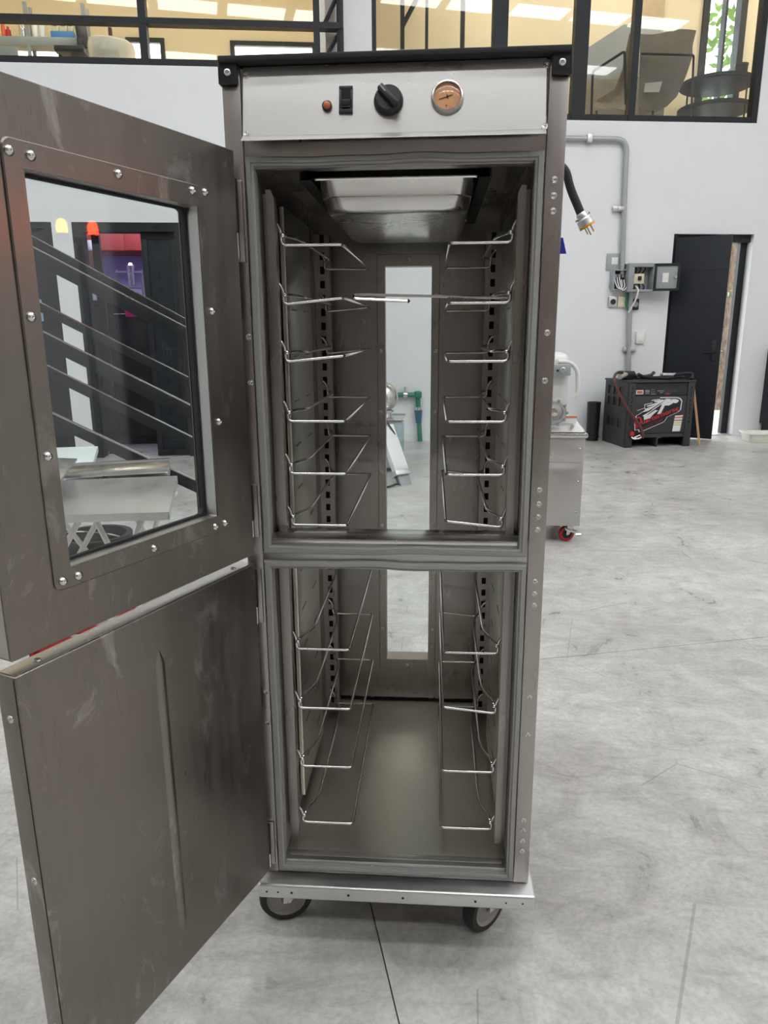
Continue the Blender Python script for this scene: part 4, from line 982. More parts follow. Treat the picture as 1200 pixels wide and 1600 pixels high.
# small label with coloured bands, control strip, logo tile
zl = [(912,510),(1035,505),(1010,803),(887,803)]
lb_ = decal('warning_label', zl, 'paper', 1, 'white paper warning label')
decal('label_band', [(911,530),(1033,527),(1031,560),(908,562)], mat('label_orange', (0.55, 0.25, 0.16), 0.6), 2, parent=lb_)
decal('label_band', [(906,590),(1028,586),(1027,600),(905,604)], 'redmuted', 2, parent=lb_)
decal('label_band', [(903,625),(1022,620),(1018,665),(900,668)], mat('label_yellow', (0.62, 0.58, 0.30), 0.6), 2, parent=lb_)
decal('label_band', [(898,685),(1016,682),(1015,688),(898,690)], 'ink', 2, parent=lb_)
def strip(name, zx0, zx1, zy0, zy1, m, lay=0):
    a = FP(zx0, zy0); b = FP(zx1, zy1); C().box(a[0], b[0], 0.010-0.001*lay, 0.012, b[1], a[1]).done(name, m, ch, smooth=False)
strip('maker_tile', 282, 392, 30, 105, 'paper'); strip('maker_mark', 295, 380, 45, 92, mat('tile_red', (0.55, 0.12, 0.10), 0.6), 1)
for zx0, zx1, zy0, zy1 in ((420, 490, 28, 70), (425, 485, 82, 100), (515, 530, 18, 34), (548, 563, 18, 34), (515, 530, 60, 76), (548, 563, 60, 76), (512, 588, 98, 112), (610, 712, 42, 58), (650, 695, 72, 88)):
    strip('print_mark', zx0, zx1, zy0, zy1, mat('print_grey_%d' % zx0, (0.22, 0.22, 0.22), 0.6))
strip('handle_recess', 725, 925, 20, 82, 'charger'); strip('indicator', 738, 805, 95, 118, 'redprint', 2)
# leads lying over the top and hanging down the front left
def cl(zx, zy, y):
    u, v = 930+zx/6.667, 560+zy/6.667
    o, r = ray(u, v); o2 = CHI @ o; r2 = CHI.to_3x3() @ r; t_ = (y-o2.y)/r2.y; return o2+r2*t_
tz = CH+0.01
g = C(); P_ = [cl(285, 140, 0.26), cl(235, 140, 0.10), cl(197, 180, -0.05), cl(215, 290, -0.06), cl(270, 400, -0.06), cl(330, 510, -0.06), cl(400, 610, -0.06), cl(470, 700, -0.06), cl(500, 790, -0.05), cl(495, 830, -0.03)]
g.tube(P_, 0.014, 8, 0.06).done('charging_lead', mat('lead_brown', (0.10, 0.05, 0.05), 0.5), ch)
P2 = [cl(285, 150, 0.25), cl(225, 152, 0.08), cl(187, 210, -0.07), cl(230, 320, -0.08), cl(300, 470, -0.08), cl(330, 520, -0.07), cl(410, 620, -0.07), cl(480, 740, -0.065), cl(485, 830, -0.05)]
C().tube(P2, 0.013, 8, 0.06).done('charging_lead', mat('lead_red', (0.13, 0.03, 0.033), 0.5), ch)
z_ = tz+0.02
C().tube([(0.16, 0.12, z_+0.05), (0.25, 0.14, z_+0.012), (0.40, 0.2, z_), (0.60, 0.22, z_+0.01), (0.72, 0.16, z_+0.05), (0.84, 0.1, z_+0.06), (pw-0.02, 0.06, z_-0.01)], 0.018, 8, 0.06).done('coiled_cable', 'rubber', ch)
C().tube([(0.20, 0.25, z_), (0.35, 0.3, z_), (0.55, 0.12, z_), (0.75, 0.28, z_+0.005), (0.86, 0.33, z_)], 0.018, 8, 0.06).done('coiled_cable', 'rubber', ch)
ce_ = cl(275, 135, 0.27); cx0 = ce_.x
g = C(); g.box(cx0+0.03, cx0+0.17, 0.24, 0.36, tz, tz+0.10, 0.02); g.tube([(cx0+0.14, 0.3, tz+0.06), (cx0+0.26, 0.26, tz+0.03), (cx0+0.36, 0.24, tz+0.045), (cx0+0.40, 0.24, tz+0.085)], 0.02, 8, 0.04); g.done('connector', 'black', ch)
C().cyl((cx0-0.03, 0.25, tz+0.035), (cx0+0.06, 0.27, tz+0.065), 0.034, n=16).done('connector_end', mat('connector_grey', (0.40, 0.42, 0.36), 0.5), ch)
C().box(0.50, 0.70, 0.18, 0.25, tz+0.035, tz+0.075, 0.012).done('connector_handle', 'alu', ch)
q = cl(375, 785, -0.02); C().lathe([(0, -0.03), (0.026, -0.02), (0.03, 0), (0.024, 0.02), (0, 0.03)], (q.x, -0.03, q.z), (0, 1, 0), 16).done('red_terminal', 'red', ch)
C().tube([(q.x, -0.02, q.z-0.03), (q.x+0.02, -0.05, q.z-0.06), (q.x+0.09, -0.06, q.z-0.05), (q.x+0.12, -0.05, q.z-0.03), (q.x+0.10, -0.04, q.z-0.015), (q.x+0.02, -0.05, q.z-0.045)], 0.011, 6, 0.02).done('cable_lug', 'steel_bright', ch)

# timber stick leaning on the charger
b0 = oz(1093, 696, 0); b0.z = 0
tpt = CM @ Vector((pw+0.035, 0.1, 0.72))
dv = tpt-b0
q = dv.to_track_quat('Z', 'Y').to_matrix().to_4x4()
o = G().box(-0.022, 0.022, -0.012, 0.012, 0.004, dv.length, 0.002, mx=Matrix.Translation(b0) @ q).done('timber_stick', 'wood'); tag(o, 'pale timber stick leaning against the right side of the charger', 'stick')

# translucent tub on the floor at the right edge
p = WALL @ Vector((wl(1196, 660, -0.55)[0], -0.55, 0))
t = thing('plastic_tub', 'shallow pale plastic tub on the floor right of the doorway', 'tub', (p.x, p.y, 0))
g = G(); hx, hy = 0.24, 0.17
prev = None
for k, z in ((0.86, 0.0), (0.88, 0.005), (0.97, 0.10), (1.05, 0.105), (1.05, 0.115), (0.95, 0.115), (0.85, 0.02)):
    cur = [g.bm.verts.new((p.x+x*k, p.y+y*k, z)) for x, y in rr_xy(hx, -hy, hy, 0.06)]
    if prev:
        for i in range(len(cur)): g.bm.faces.new((prev[i], prev[(i+1) % len(cur)], cur[(i+1) % len(cur)], cur[i]))
    else: g.bm.faces.new(cur[::-1])
    prev = cur
g.bm.faces.new(prev); g.done('tub_body', 'tubplastic', t)
# dark cabinet cut by the right edge of the frame
a = wl(1196, 598, -0.3); s0 = a[0]+0.16
t = thing('equipment_locker', 'dark charcoal locker at the extreme right against the wall', 'locker', WALL @ Vector((s0+0.3, -0.15, 0)))
G(WALL).box(s0, s0+0.6, -0.3, -0.01, 0.16, 1.12, 0.006).done('body', 'leaf', t)
G(WALL).box(s0+0.02, s0+0.58, -0.306, -0.3, 0.18, 1.1, 0.002).done('door', 'leaf', t)
for k in (0.04, 0.56): G(WALL).box(s0+k-0.02, s0+k+0.02, -0.28, -0.04, 0.0, 0.16).done('foot', 'frame', t, smooth=False)

# ================================================================== FOOD MACHINE ON RED CASTERS BEHIND THE CABINET
MY = 3.25
def mp(u, v, y=MY): return oy(u, v, y)
xr = mp(906, 820).x; xl = xr-0.52; zb = mp(880, 822).z; zt = mp(880, 684).z
fm = thing('food_machine', 'white enamel food machine on a stainless cabinet with red casters', 'machine', ((xl+xr)/2, MY+0.25, 0))
bx_ = G().box(xl, xr, MY, MY+0.5, zb, zt, 0.006).done('base_cabinet', 'steel_h', fm)
zm = mp(880, 722).z
G().box(xl+0.004, xr-0.004, MY-0.004, MY, zm, zt-0.01, 0.002).done('front_plate', 'steel_h', bx_)
G().box(xl+0.004, xr-0.004, MY-0.003, MY, zb+0.006, zm-0.004, 0.002).done('front_plate', 'steel_h', bx_)
for u, v in ((907, 701), (904, 752), (902, 800)):
    screw(bx_, (xr-0.03, MY-0.004, mp(u, v).z), (0, -1, 0), SCR_DOME)
a = mp(860, 708); g = G(); g.frame((a.x-0.02, a.x+0.016, a.z-0.026, a.z+0.012), (a.x-0.014, a.x+0.012, a.z-0.021, a.z+0.006), MY-0.006, MY-0.003); g.done('catch', 'steel_bright', bx_, smooth=False)
G().box(xl-0.02, xr+0.015, MY-0.02, MY+0.52, zt, zt+0.03, 0.008).done('worktop', 'steel_bright', fm)
z2 = mp(880, 655).z
# sloping enamel plinth and column
g = G(); g.hexa([(xl, MY-0.01, zt+0.03), (xr+0.01, MY-0.01, zt+0.03), (xr+0.01, MY+0.48, zt+0.03), (xl, MY+0.48, zt+0.03), (xl+0.06, MY+0.05, z2), (xr-0.06, MY+0.05, z2), (xr-0.06, MY+0.42, z2), (xl+0.06, MY+0.42, z2)], 0.02); g.done('plinth', 'offwhite', fm)
z3 = mp(880, 552).z
xc = mp(860, 600).x
g = G(); g.box(xl+0.10, xr-0.10, MY+0.10, MY+0.40, z2-0.02, z3, 0.05, 4); g.done('column', 'offwhite', fm)
g = G(); g.tube([mp(872, 565, MY+0.1), mp(893, 566, MY+0.1), mp(903, 580, MY+0.1), mp(903, 614, MY+0.1), mp(896, 622, MY+0.1)], 0.014, 10, 0.04); g.done('guard_arm', 'offwhite', fm)
a, b = mp(850, 569, MY+0.06), mp(891, 587, MY+0.06)
cbx = G().box(a.x, b.x, MY+0.04, MY+0.14, b.z, a.z, 0.006).done('control_box', 'grey_paint', fm)
q = mp(879, 578, MY+0.04); G().lathe([(0.017, 0), (0.017, 0.014), (0.013, 0.018), (0, 0.018)], (q.x, MY+0.04, q.z), (0, -1, 0), 18).done('knob', 'steel_bright', cbx)
q = mp(871, 579, MY+0.04); G().lathe([(0.007, 0), (0.007, 0.008), (0, 0.01)], (q.x, MY+0.04, q.z), (0, -1, 0), 12).done('button', 'black', cbx)
q = mp(866, 645, MY-0.05); R_ = 0.075
g = G(); N_ = 48; ring_o = []
g.lathe([(R_*0.72, -0.016), (R_*0.96, -0.016), (R_, -0.008), (R_, 0.008), (R_*0.96, 0.016), (R_*0.72, 0.016), (R_*0.68, 0.0), (R_*0.72, -0.016)], (q.x, MY-0.05, q.z), (0, -1, 0), N_)
for k in range(10):
    an = k*math.pi/5; g.cyl((q.x+R_*1.0*math.cos(an), MY-0.066, q.z+R_*1.0*math.sin(an)), (q.x+R_*1.0*math.cos(an), MY-0.034, q.z+R_*1.0*math.sin(an)), 0.010, n=10)
hw = g.done('handwheel', 'grey_paint', fm)
G().lathe([(R_*0.72, -0.006), (R_*0.3, -0.008), (R_*0.28, 0.014), (0.006, 0.016), (0.0, 0.012)], (q.x, MY-0.05, q.z), (0, -1, 0), 30).done('wheel_disc', 'steel_bright', hw)
G().cyl((q.x, MY-0.05, q.z), (q.x, MY+0.12, q.z), 0.02, n=14).done('shaft', 'steel_bright', hw)
a, b = mp(880, 650, MY), mp(901, 661, MY)
st = G().box(a.x-0.02, b.x, MY+0.005, MY+0.012, b.z, a.z, 0, mx=None).done('warning_label', 'paper', fm, smooth=False)
G().box(a.x-0.02, b.x, MY+0.003, MY+0.006, a.z-0.013, a.z).done('label_band', mat('label_orange_band', (0.6, 0.22, 0.08), 0.6), st, smooth=False)
q = mp(894, 667, MY-0.01); G().lathe([(0.012, 0), (0.012, 0.01), (0.008, 0.016), (0, 0.016)], (q.x, MY+0.0, q.z), (0, -1, 0), 14).done('bolt', 'steel_bright', fm)
q = oz(886, 848, 0)
for k, (x, y) in enumerate(((q.x, MY+0.07), (xl+0.07, MY+0.07), (q.x, MY+0.43), (xl+0.07, MY+0.43))):
    c = caster(x, y, (0.25, -0.97), 'black', 'red', 0.052, 0.03, zb, fm, 0.66, 0.035)
    if k == 0:
        g = G(); g.box(x-0.01, x+0.075, y-0.065, y-0.02, zb-0.035, zb-0.02, 0.004, mx=Matrix.Translation((x, y, zb)) @ Matrix.Rotation(0.3, 4, 'Y') @ Matrix.Translation((-x, -y, -zb))); g.cyl((x+0.055, y-0.06, zb-0.06), (x+0.085, y-0.075, zb-0.055), 0.011, n=10); g.done('brake_lever', 'chrome', c)

# ================================================================== SEEN THROUGH THE CABINET'S REAR WINDOW
p = oz(627, 738, 0)
t = thing('dome_machine', 'blue-grey floor machine with a silver dome seen through the rear window', 'machine', (p.x-0.3, p.y+0.25, 0))
BY = p.y; zt = oy(627, 658, BY).z; xr = oy(628, 700, BY).x
G().box(xr-0.6, xr, BY, BY+0.5, 0.04, zt, 0.01).done('body', 'bluebox', t)
G().box(xr-0.62, xr+0.015, BY-0.015, BY+0.515, zt, zt+0.02, 0.006).done('top_plate', 'steel_bright', t)
for k in (0.06, 0.54): G().box(xr-k-0.04, xr-k+0.04, BY+0.02, BY+0.1, 0.0, 0.04, 0.004).done('foot', 'black', t)
cx = oy(598, 620, BY+0.2); R_ = oy(622, 620, BY+0.2).x-cx.x
prof = [(0, R_), ]
g = G(); g.lathe([(0.0, -R_)]+[(R_*math.cos(math.radians(a)), R_*math.sin(math.radians(a))) for a in range(-75, 90, 15)]+[(0, R_)], (cx.x, BY+0.2, cx.z), n=32); g.done('dome', 'steel_bright', t)
zz = oy(612, 645, BY+0.2).z
G().cyl((cx.x, BY+0.2, zt+0.02), (cx.x, BY+0.2, zz+0.02), R_*0.62, R_*0.55, 24).done('neck', 'steel_bright', t)
G().lathe([(R_*0.6, -0.012), (R_*0.74, -0.008), (R_*0.74, 0.008), (R_*0.6, 0.012)], (cx.x, BY+0.2, zz+0.02), n=28).done('collar', 'steel_bright', t)
# leaning white channel machine with its cord
a = oy(604, 672, BY-0.35); b = oy(628, 742, BY-0.55)
t = thing('channel_unit', 'white channel-shaped unit with a black cord leaning against the dome machine', 'unit', (b.x, b.y, 0))
up = (Vector(a)-Vector(b)).normalized(); a2 = Vector(b)+up*0.72; mm = Matrix.Translation(b) @ up.to_track_quat('Z', 'Y').to_matrix().to_4x4()
lw = 0.075
g = G(); g.box(-lw, lw, -0.03, 0.03, 0.04, 0.50, 0.004, mx=mm); g.done('channel', 'white', t)
g = G(); g.box(-lw-0.012, lw+0.012, -0.045, 0.045, -0.01, 0.04, 0.004, mx=mm); ec = g.done('end_cap', 'alu', t)
g = G(); g.box(-lw*0.35, lw*0.6, -0.034, -0.028, 0.06, 0.48, 0.0, mx=mm); g.done('groove', 'grey_paint', t, smooth=False)
g = G(); g.box(-0.06, 0.06, -0.02, 0.02, -0.16, -0.01, 0.004, mx=mm); g.done('foot_block', 'grey_paint', t)
q0 = mm @ Vector((lw, 0, 0.0))
G().tube([q0, q0+Vector((0.04, -0.02, -0.08)), (q0.x+0.03, q0.y-0.08, 0.03), (q0.x-0.05, q0.y-0.16, 0.01), (q0.x-0.25, q0.y-0.2, 0.01)], 0.010, 8, 0.06).done('cord', 'rubber', t)
q1 = mm @ Vector((0, 0.05, 0.51))
G().tube([q1, q1+Vector((0.08, 0, -0.12)), q1+Vector((0.14, 0, -0.4))], 0.008, 8, 0.06).done('cord', 'rubber', t)
# green pipe and valve on the wall
a = wz(622, 617, -0.05); b = wz(653, 614, -0.05); c = wz(652, 687, -0.05)
t = thing('water_pipe', 'green pipe with a valve running down the wall to the floor', 'pipe', WALL @ Vector((b[0], -0.05, 0)))
G(WALL).tube([(a[0]-0.6, -0.06, a[1]), (a[0]+0.1, -0.06, a[1]), (b[0], -0.06, a[1])], 0.03, 12).done('pipe_run', 'green', t)
G(WALL).tube([(b[0], -0.06, a[1]), (b[0]+0.005, -0.06, 0.4), (b[0]+0.03, -0.06, 0.0)], 0.03, 12).done('pipe_drop', 'green', t)
G(WALL).box(b[0]-0.045, b[0]+0.045, -0.105, -0.015, a[1]-0.045, a[1]+0.045, 0.02, 3).done('elbow', 'green', t)
zu = wz(652, 640)[1]
G(WALL).cyl((b[0]+0.005, -0.06, zu), (b[0]+0.01, -0.06, zu-0.16), 0.05, 0.036, 14).done('union', 'teal', t)
G(WALL).cyl((b[0]+0.003, -0.06, zu+0.04), (b[0]+0.004, -0.06, zu), 0.04, n=14).done('valve', 'steel_bright', t)
q = wz(633, 616, -0.05); g = G(WALL); g.cyl((q[0], -0.06, a[1]), (q[0], -0.06, a[1]+0.10), 0.014, n=10); g.cyl((q[0]-0.025, -0.06, a[1]), (q[0]+0.025, -0.06, a[1]), 0.042, n=14); g.done('valve', 'steel_bright', t)

# ================================================================== SEEN THROUGH THE DOOR GLASS: STAIR, DOORWAYS, STACKED METAL
ND, FD = -4.75, -3.45
def sloped(parent, name, u0, v0, u1, v1, d, h, ext0=0.5, ext1=0.0, m='frame', th=0.03):
    a = wl(u0, v0, d); b = wl(u1, v1, d); k = (b[1]-a[1])/(b[0]-a[0])
    s0, s1 = a[0]-ext0, b[0]+ext1; z0 = a[1]-k*ext0; z1 = b[1]+k*ext1
    g = G(WALL); g.hexa([(s0, d, z0-h), (s1, d, z1-h), (s1, d+th, z1-h), (s0, d+th, z0-h), (s0, d, z0), (s1, d, z1), (s1, d+th, z1), (s0, d+th, z0)], 0.002)
    g.done(name, m, parent)
    # bright strip standing in for the highlight along the bar's top edge
    g = G(WALL); g.hexa([(s0, d-0.001, z0-0.004), (s1, d-0.001, z1-0.004), (s1, d+th+0.001, z1-0.004), (s0, d+th+0.001, z0-0.004), (s0, d-0.001, z0+0.002), (s1, d-0.001, z1+0.002), (s1, d+th+0.001, z1+0.002), (s0, d+th+0.001, z0+0.002)])
    g.done('highlight_strip', 'steel_bright', parent, smooth=False)
    return s0, z0, s1, z1, k
NR = thing('stair_railing', 'nearer of two sloping charcoal flat-bar railings seen through the door glass', 'railing', WALL @ Vector((-1.2, ND, 0)))
rB = sloped(NR, 'handrail', 38, 379, 292, 512, ND, 0.085, 0.9, 0.02)
rD = sloped(NR, 'rail', 56, 513, 301, 635, ND, 0.085, 0.9, 0.02)
rF = sloped(NR, 'stringer', 74, 642, 312, 754, ND, 0.075, 0.9, 0.02)
G(WALL).box(rB[2]-0.03, rB[2]+0.02, ND-0.01, ND+0.045, 0.0, rB[3]).done('post', 'frame', NR, smooth=False)
FR_ = thing('stair_railing', 'farther of two sloping charcoal flat-bar railings seen through the door glass', 'railing', WALL @ Vector((-1.4, FD, 0)))
rA = sloped(FR_, 'handrail', 37, 362, 290, 498, FD, 0.07, 0.9, 0.15)
rC = sloped(FR_, 'rail', 51, 467, 299, 592, FD, 0.07, 0.9, 0.15)
rE = sloped(FR_, 'stringer', 65, 567, 306, 686, FD, 0.09, 0.9, 0.15)
G(WALL).box(rA[2]-0.03, rA[2]+0.02, FD-0.01, FD+0.045, 0.0, rA[3]).done('post', 'frame', FR_, smooth=False)
for R_r, p_, d_ in ((rB, NR, ND), (rA, FR_, FD)):
    sx_ = R_r[0]+0.06; zz_ = R_r[1]+R_r[4]*0.06; G(WALL).box(sx_-0.025, sx_+0.025, d_-0.01, d_+0.045, 0.0, zz_).done('post', 'frame', p_, smooth=False)

# left doorway: closed charcoal leaf
t = struct(G(WALL).frame((LD[0], LD[1], -0.02, LDZ), (LD[0]+0.07, LD[1]-0.08, -0.03, LDZ-0.06), DL+0.02, DL+0.16).done('door_2', 'frame', smooth=False)); lab(t, 'charcoal door in the left doorway behind the staircase')
lf2 = G(WALL).box(LD[0]+0.07, LD[1]-0.08, DL+0.06, DL+0.11, 0.01, LDZ-0.06, 0.003).done('leaf', 'leaf', t)
a, b = wl(55, 468, DL+0.05), wl(68, 502, DL+0.05); G(WALL).box(a[0], b[0], DL+0.056, DL+0.06, b[1], a[1]).done('notice', 'bluepale', lf2, smooth=False)
a, b = wl(71, 365, DL+0.05), wl(77, 385, DL+0.05); G(WALL).box(a[0], b[0], DL+0.05, DL+0.06, b[1], a[1]).done('vision_strip', 'white', lf2, smooth=False)
# right doorway: framed opening, sliding leaf parked on the right, workshop behind
t = struct(G(WALL).frame((RD[0], RD[1], -0.03, LDZ), (RD[0]+0.09, RD[1]-0.09, -0.03, LDZ-0.09), DL+0.0, DL+0.18).done('door_3', 'frame', smooth=False)); lab(t, 'wide dark doorway with a sliding leaf parked at its right')
sl0 = wl(223, 420, DL+0.05)[0]
lf3 = G(WALL).box(sl0, RD[1]-0.09, DL+0.07, DL+0.12, 0.01, LDZ-0.09, 0.003).done('leaf', 'leaf', t)
a, b = wl(283, 560, DL+0.05), wl(287, 578, DL+0.05); G(WALL).box(a[0]-0.03, b[0], DL+0.05, DL+0.07, b[1], a[1], 0.003).done('handle', 'black', lf3)
G(WALL).frame((sl0, RD[1]-0.09, 0.01, LDZ-0.09), (sl0+0.06, RD[1]-0.15, 0.07, LDZ-0.16), DL+0.06, DL+0.07, 0.002).done('leaf_frame', 'frame', lf3)
g = G(WALL); WB = 1.6
g.box(RD[0]-0.6, RD[1]+0.3, WB, WB+0.1, 0, 2.9); g.box(RD[0]-0.7, RD[0]-0.6, DL+0.2, WB, 0, 2.9); g.box(RD[1]+0.3, RD[1]+0.4, DL+0.2, WB, 0, 2.9); g.box(RD[0]-0.7, RD[1]+0.4, DL+0.2, WB, 2.9, 3.0)
lab(struct(g.done('wall_workshop', 'violet_wall', smooth=False)), 'pale violet workshop walls beyond the wide doorway')
a = wl(222, 393, WB-0.6)[1]
o = tag(G(WALL).box(RD[0]-0.5, RD[1]+0.2, WB-0.62, WB-0.02, a, 2.85, 0.004).done('wall_cupboard', 'redpanel'), 'long red wall cupboard hung high in the workshop', 'cupboard')
for k in range(4): G(WALL).box(RD[0]-0.48+k*0.55, RD[0]+0.05+k*0.55, WB-0.635, WB-0.62, a+0.01, 2.83, 0.003).done('cupboard_door', 'redpanel', o)
zb_ = wl(170, 470, 0.3)[1]
t = thing('workbench', 'dark workbench with a cabinet front in the wide doorway', 'workbench', WALL @ Vector(((RD[0]+RD[1])/2-0.2, 0.4, 0)))
x0, x1 = RD[0]-0.5, sl0+0.3
G(WALL).box(x0, x1, 0.1, 0.9, zb_-0.05, zb_, 0.005).done('worktop', 'charger_dark', t)
G(WALL).box(x0+0.03, x1-0.03, 0.14, 0.88, 0.0, zb_-0.05).done('body', 'leaf', t, smooth=False)
for k in range(3):
    w = (x1-x0-0.06)/3; d_ = G(WALL).box(x0+0.04+k*w, x0+0.02+(k+1)*w, 0.12, 0.14, 0.1, zb_-0.08, 0.003).done('door', 'charger_dark', t)
    G(WALL).cyl((x0+0.1+k*w, 0.105, zb_-0.16), (x0+0.25+k*w, 0.105, zb_-0.16), 0.008, n=8).done('handle', 'steel_bright', d_)
a, b = wl(193, 478, 0.1), wl(224, 495, 0.1)
o = tag(G(WALL).prism([(a[0], a[1]), (a[0]+0.01, b[1]), (b[0], b[1]), (b[0]-0.12, a[1])], (0, 0.112, 0), (1, 0, 0), (0, 0, 1), 0.006).done('card', 'magenta', smooth=False), 'bright magenta card stuck to the workbench front', 'card')
# stand mixer-like appliance and steel canister stand on the bench
def bp(u, v, d=0.45): s_, z_ = wl(u, v, d); return s_, z_
t = thing('drink_mixer', 'silver drink mixer on a small rack on the workbench', 'mixer', WALL @ Vector((bp(203, 460)[0], 0.45, zb_)))
c = bp(204, 415); e = bp(204, 446)
G(WALL).lathe([(0.04, 0), (0.045, (c[1]-e[1])*0.5), (0.05, c[1]-e[1]), (0.03, c[1]-e[1]+0.03), (0, c[1]-e[1]+0.03)], (c[0], 0.45, e[1]), n=20).done('canister', 'steel_bright', t)
for u in (182, 221):
    q = bp(u, 425); G(WALL).box(q[0]-0.012, q[0]+0.012, 0.44, 0.46, zb_, q[1]+0.02).done('rack_post', 'grey_paint', t, smooth=False)
for v in (425, 450):
    q, q2 = bp(182, v), bp(221, v); G(WALL).box(q[0], q2[0], 0.42, 0.48, q[1]-0.012, q[1]+0.008).done('rack_shelf', 'grey_paint', t, smooth=False)
G(WALL).box(c[0]-0.07, c[0]+0.07, 0.40, 0.50, zb_, zb_+0.05, 0.01).done('foot', 'charger_dark', t)
t = thing('bench_appliance', 'brown and white upright appliance with a black head on the workbench', 'appliance', WALL @ Vector((bp(145, 460)[0], 0.45, zb_)))
a, b = bp(134, 392), bp(151, 430); G(WALL).box(a[0], b[0], 0.38, 0.5, b[1], a[1], 0.02).done('body', 'brown', t)
a2, b2 = bp(127, 373), bp(139, 388); G(WALL).box(a2[0], b2[0], 0.36, 0.5, b2[1], a2[1], 0.03).done('head', 'black', t)
a3, b3 = bp(138, 376), bp(147, 392); G(WALL).box(a3[0], b3[0], 0.39, 0.48, b3[1], a3[1], 0.01).done('spout', 'white', t)
for u0, u1, u2 in ((129, 133, 0), (140, 144, 1), (148, 151, 2)):
    p0, p1 = bp(u0+4, 430), bp(u0+7, 463); G(WALL).cyl((p0[0], 0.44, p0[1]), (p1[0], 0.44, zb_), 0.022, n=10).done('leg', 'white', t)
o = G(WALL).box(RD[0]-0.2, RD[1], 0.15, 0.35, 2.78, 2.86, 0.01).done('workshop_fill_lamp', 'workfill', smooth=False); tag(o, 'added violet-white tube lamp under the workshop ceiling', 'lamp')  # unseen lamp, added because the workshop was too dark
s0 = wl(151, 400, DL+0.3)[0]
t = thing('steel_column', 'dark steel column standing inside the wide doorway', 'column', WALL @ Vector((s0, DL+0.33, 0)))
G(WALL).box(s0-0.04, s0+0.04, DL+0.3, DL+0.36, 0.01, 2.88).done('shaft', 'frame', t, smooth=False); G(WALL).box(s0-0.07, s0+0.07, DL+0.27, DL+0.39, 0.0, 0.01).done('foot_plate', 'frame', t, smooth=False)
# signal post out on the right: its amber and red beacons mirror in the door glass
t = thing('signal_post', 'grey signal post with glowing amber and red beacons, mirrored in the door glass', 'signal lamp', (5.22, 1.6, 0))
G().cyl((5.22, 1.6, 0.02), (5.22, 1.6, 2.12), 0.03, n=16).done('pole', 'grey_paint', t); G().box(5.10, 5.34, 1.48, 1.72, 0, 0.02, 0.004).done('foot_plate', 'grey_paint', t)
G().box(5.2, 5.24, 1.40, 1.78, 2.11, 2.15, 0.004).done('cross_arm', 'grey_paint', t)
for (y, m) in ((1.46, 'lamp_amber'), (1.72, 'lamp_red')):
    G().cyl((5.22, y, 2.15), (5.22, y, 2.18), 0.045, n=18).done('beacon_base', 'black', t)
    G().lathe([(0.04, 0), (0.042, 0.06), (0.03, 0.10), (0, 0.115)], (5.22, y, 2.18), n=18).done('beacon', m, t)

# stacked sheet metal on a white folding stand
SD = -5.6
def sp(u, v, d=SD): s_, z_ = wl(u, v, d); return Vector((s_, d, z_))
def plate(name, label, cat, uv, dz, th, m, lip=0.0):
    """uv corners with their own distance: list of (u,v,d)"""
    P = [sp(u, v, d) for u, v, d in uv]; n = (P[1]-P[0]).cross(P[3]-P[0]).normalized()
    if n.z < 0: n = -n
    g = G(WALL); g.hexa([p-n*th for p in P]+P, 0.002)
    return g, P, n
g, P, n = plate('x', '', '', [(60, 806, -5.95), (264, 800, -5.95), (277, 743, -5.45), (58, 752, -5.45)], 0, 0.006, '')
t = thing('metal_tray', 'long pale galvanised tray with a folded front edge on the white stand', 'tray', WALL @ ((P[0]+P[1])/2))
g.done('tray_top', 'alu', t)
G(WALL).hexa([P[0]-Vector((0, 0, .035)), P[1]-Vector((0, 0, .035)), P[1]+Vector((0, .004, -.035)), P[0]+Vector((0, .004, -.035)), P[0], P[1], P[1]+Vector((0, .004, 0)), P[0]+Vector((0, .004, 0))]).done('front_lip', 'alu', t, smooth=False)
G(WALL).hexa([P[1]-Vector((0, 0, .035)), P[2]-Vector((0, 0, .035)), P[2]+Vector((-.004, 0, -.035)), P[1]+Vector((-.004, 0, -.035)), P[1], P[2], P[2]+Vector((-.004, 0, 0)), P[1]+Vector((-.004, 0, 0))]).done('end_lip', 'alu', t, smooth=False)
ztray = min(p.z for p in P)
g, P, n = plate('x', '', '', [(60, 750, -5.42), (262, 738, -5.42), (264, 720, -5.30), (60, 731, -5.30)], 0, 0.05, '')
t = thing('steel_channel', 'brushed steel channel lying behind the pale tray', 'channel', WALL @ ((P[0]+P[1])/2)); ch_ = g.done('web', 'steel_bright', t)
G(WALL).hexa([P[3]-Vector((0, 0, .02)), P[2]-Vector((0, 0, .02)), P[2]+Vector((0, .02, -.02)), P[3]+Vector((0, .02, -.02)), P[3]+Vector((0, 0, .012)), P[2]+Vector((0, 0, .012)), P[2]+Vector((0, .02, .012)), P[3]+Vector((0, .02, .012))]).done('flange', 'steel_bright', t, smooth=False)
g, P, n = plate('x', '', '', [(60, 752, -5.75), (94, 750, -5.75), (120, 716, -5.35), (60, 714, -5.35)], 0, 0.012, '')
o = g.done('metal_sheet', 'steel_h'); tag(o, 'grey steel sheet lying slanted over the left end of the tray', 'sheet')
g, P, n = plate('x', '', '', [(60, 724, -5.2), (145, 723, -5.2), (153, 697, -4.95), (60, 700, -4.95)], 0, 0.03, '')
o = g.done('pale_board', 'palesheet'); tag(o, 'pale green-white board stacked behind the slanted steel sheet', 'board')
t = thing('folding_stand', 'white folding stand under the sheet metal pieces', 'stand', WALL @ Vector((sp(215, 830).x-0.25, -5.5, 0)))
xm = sp(215, 830).x
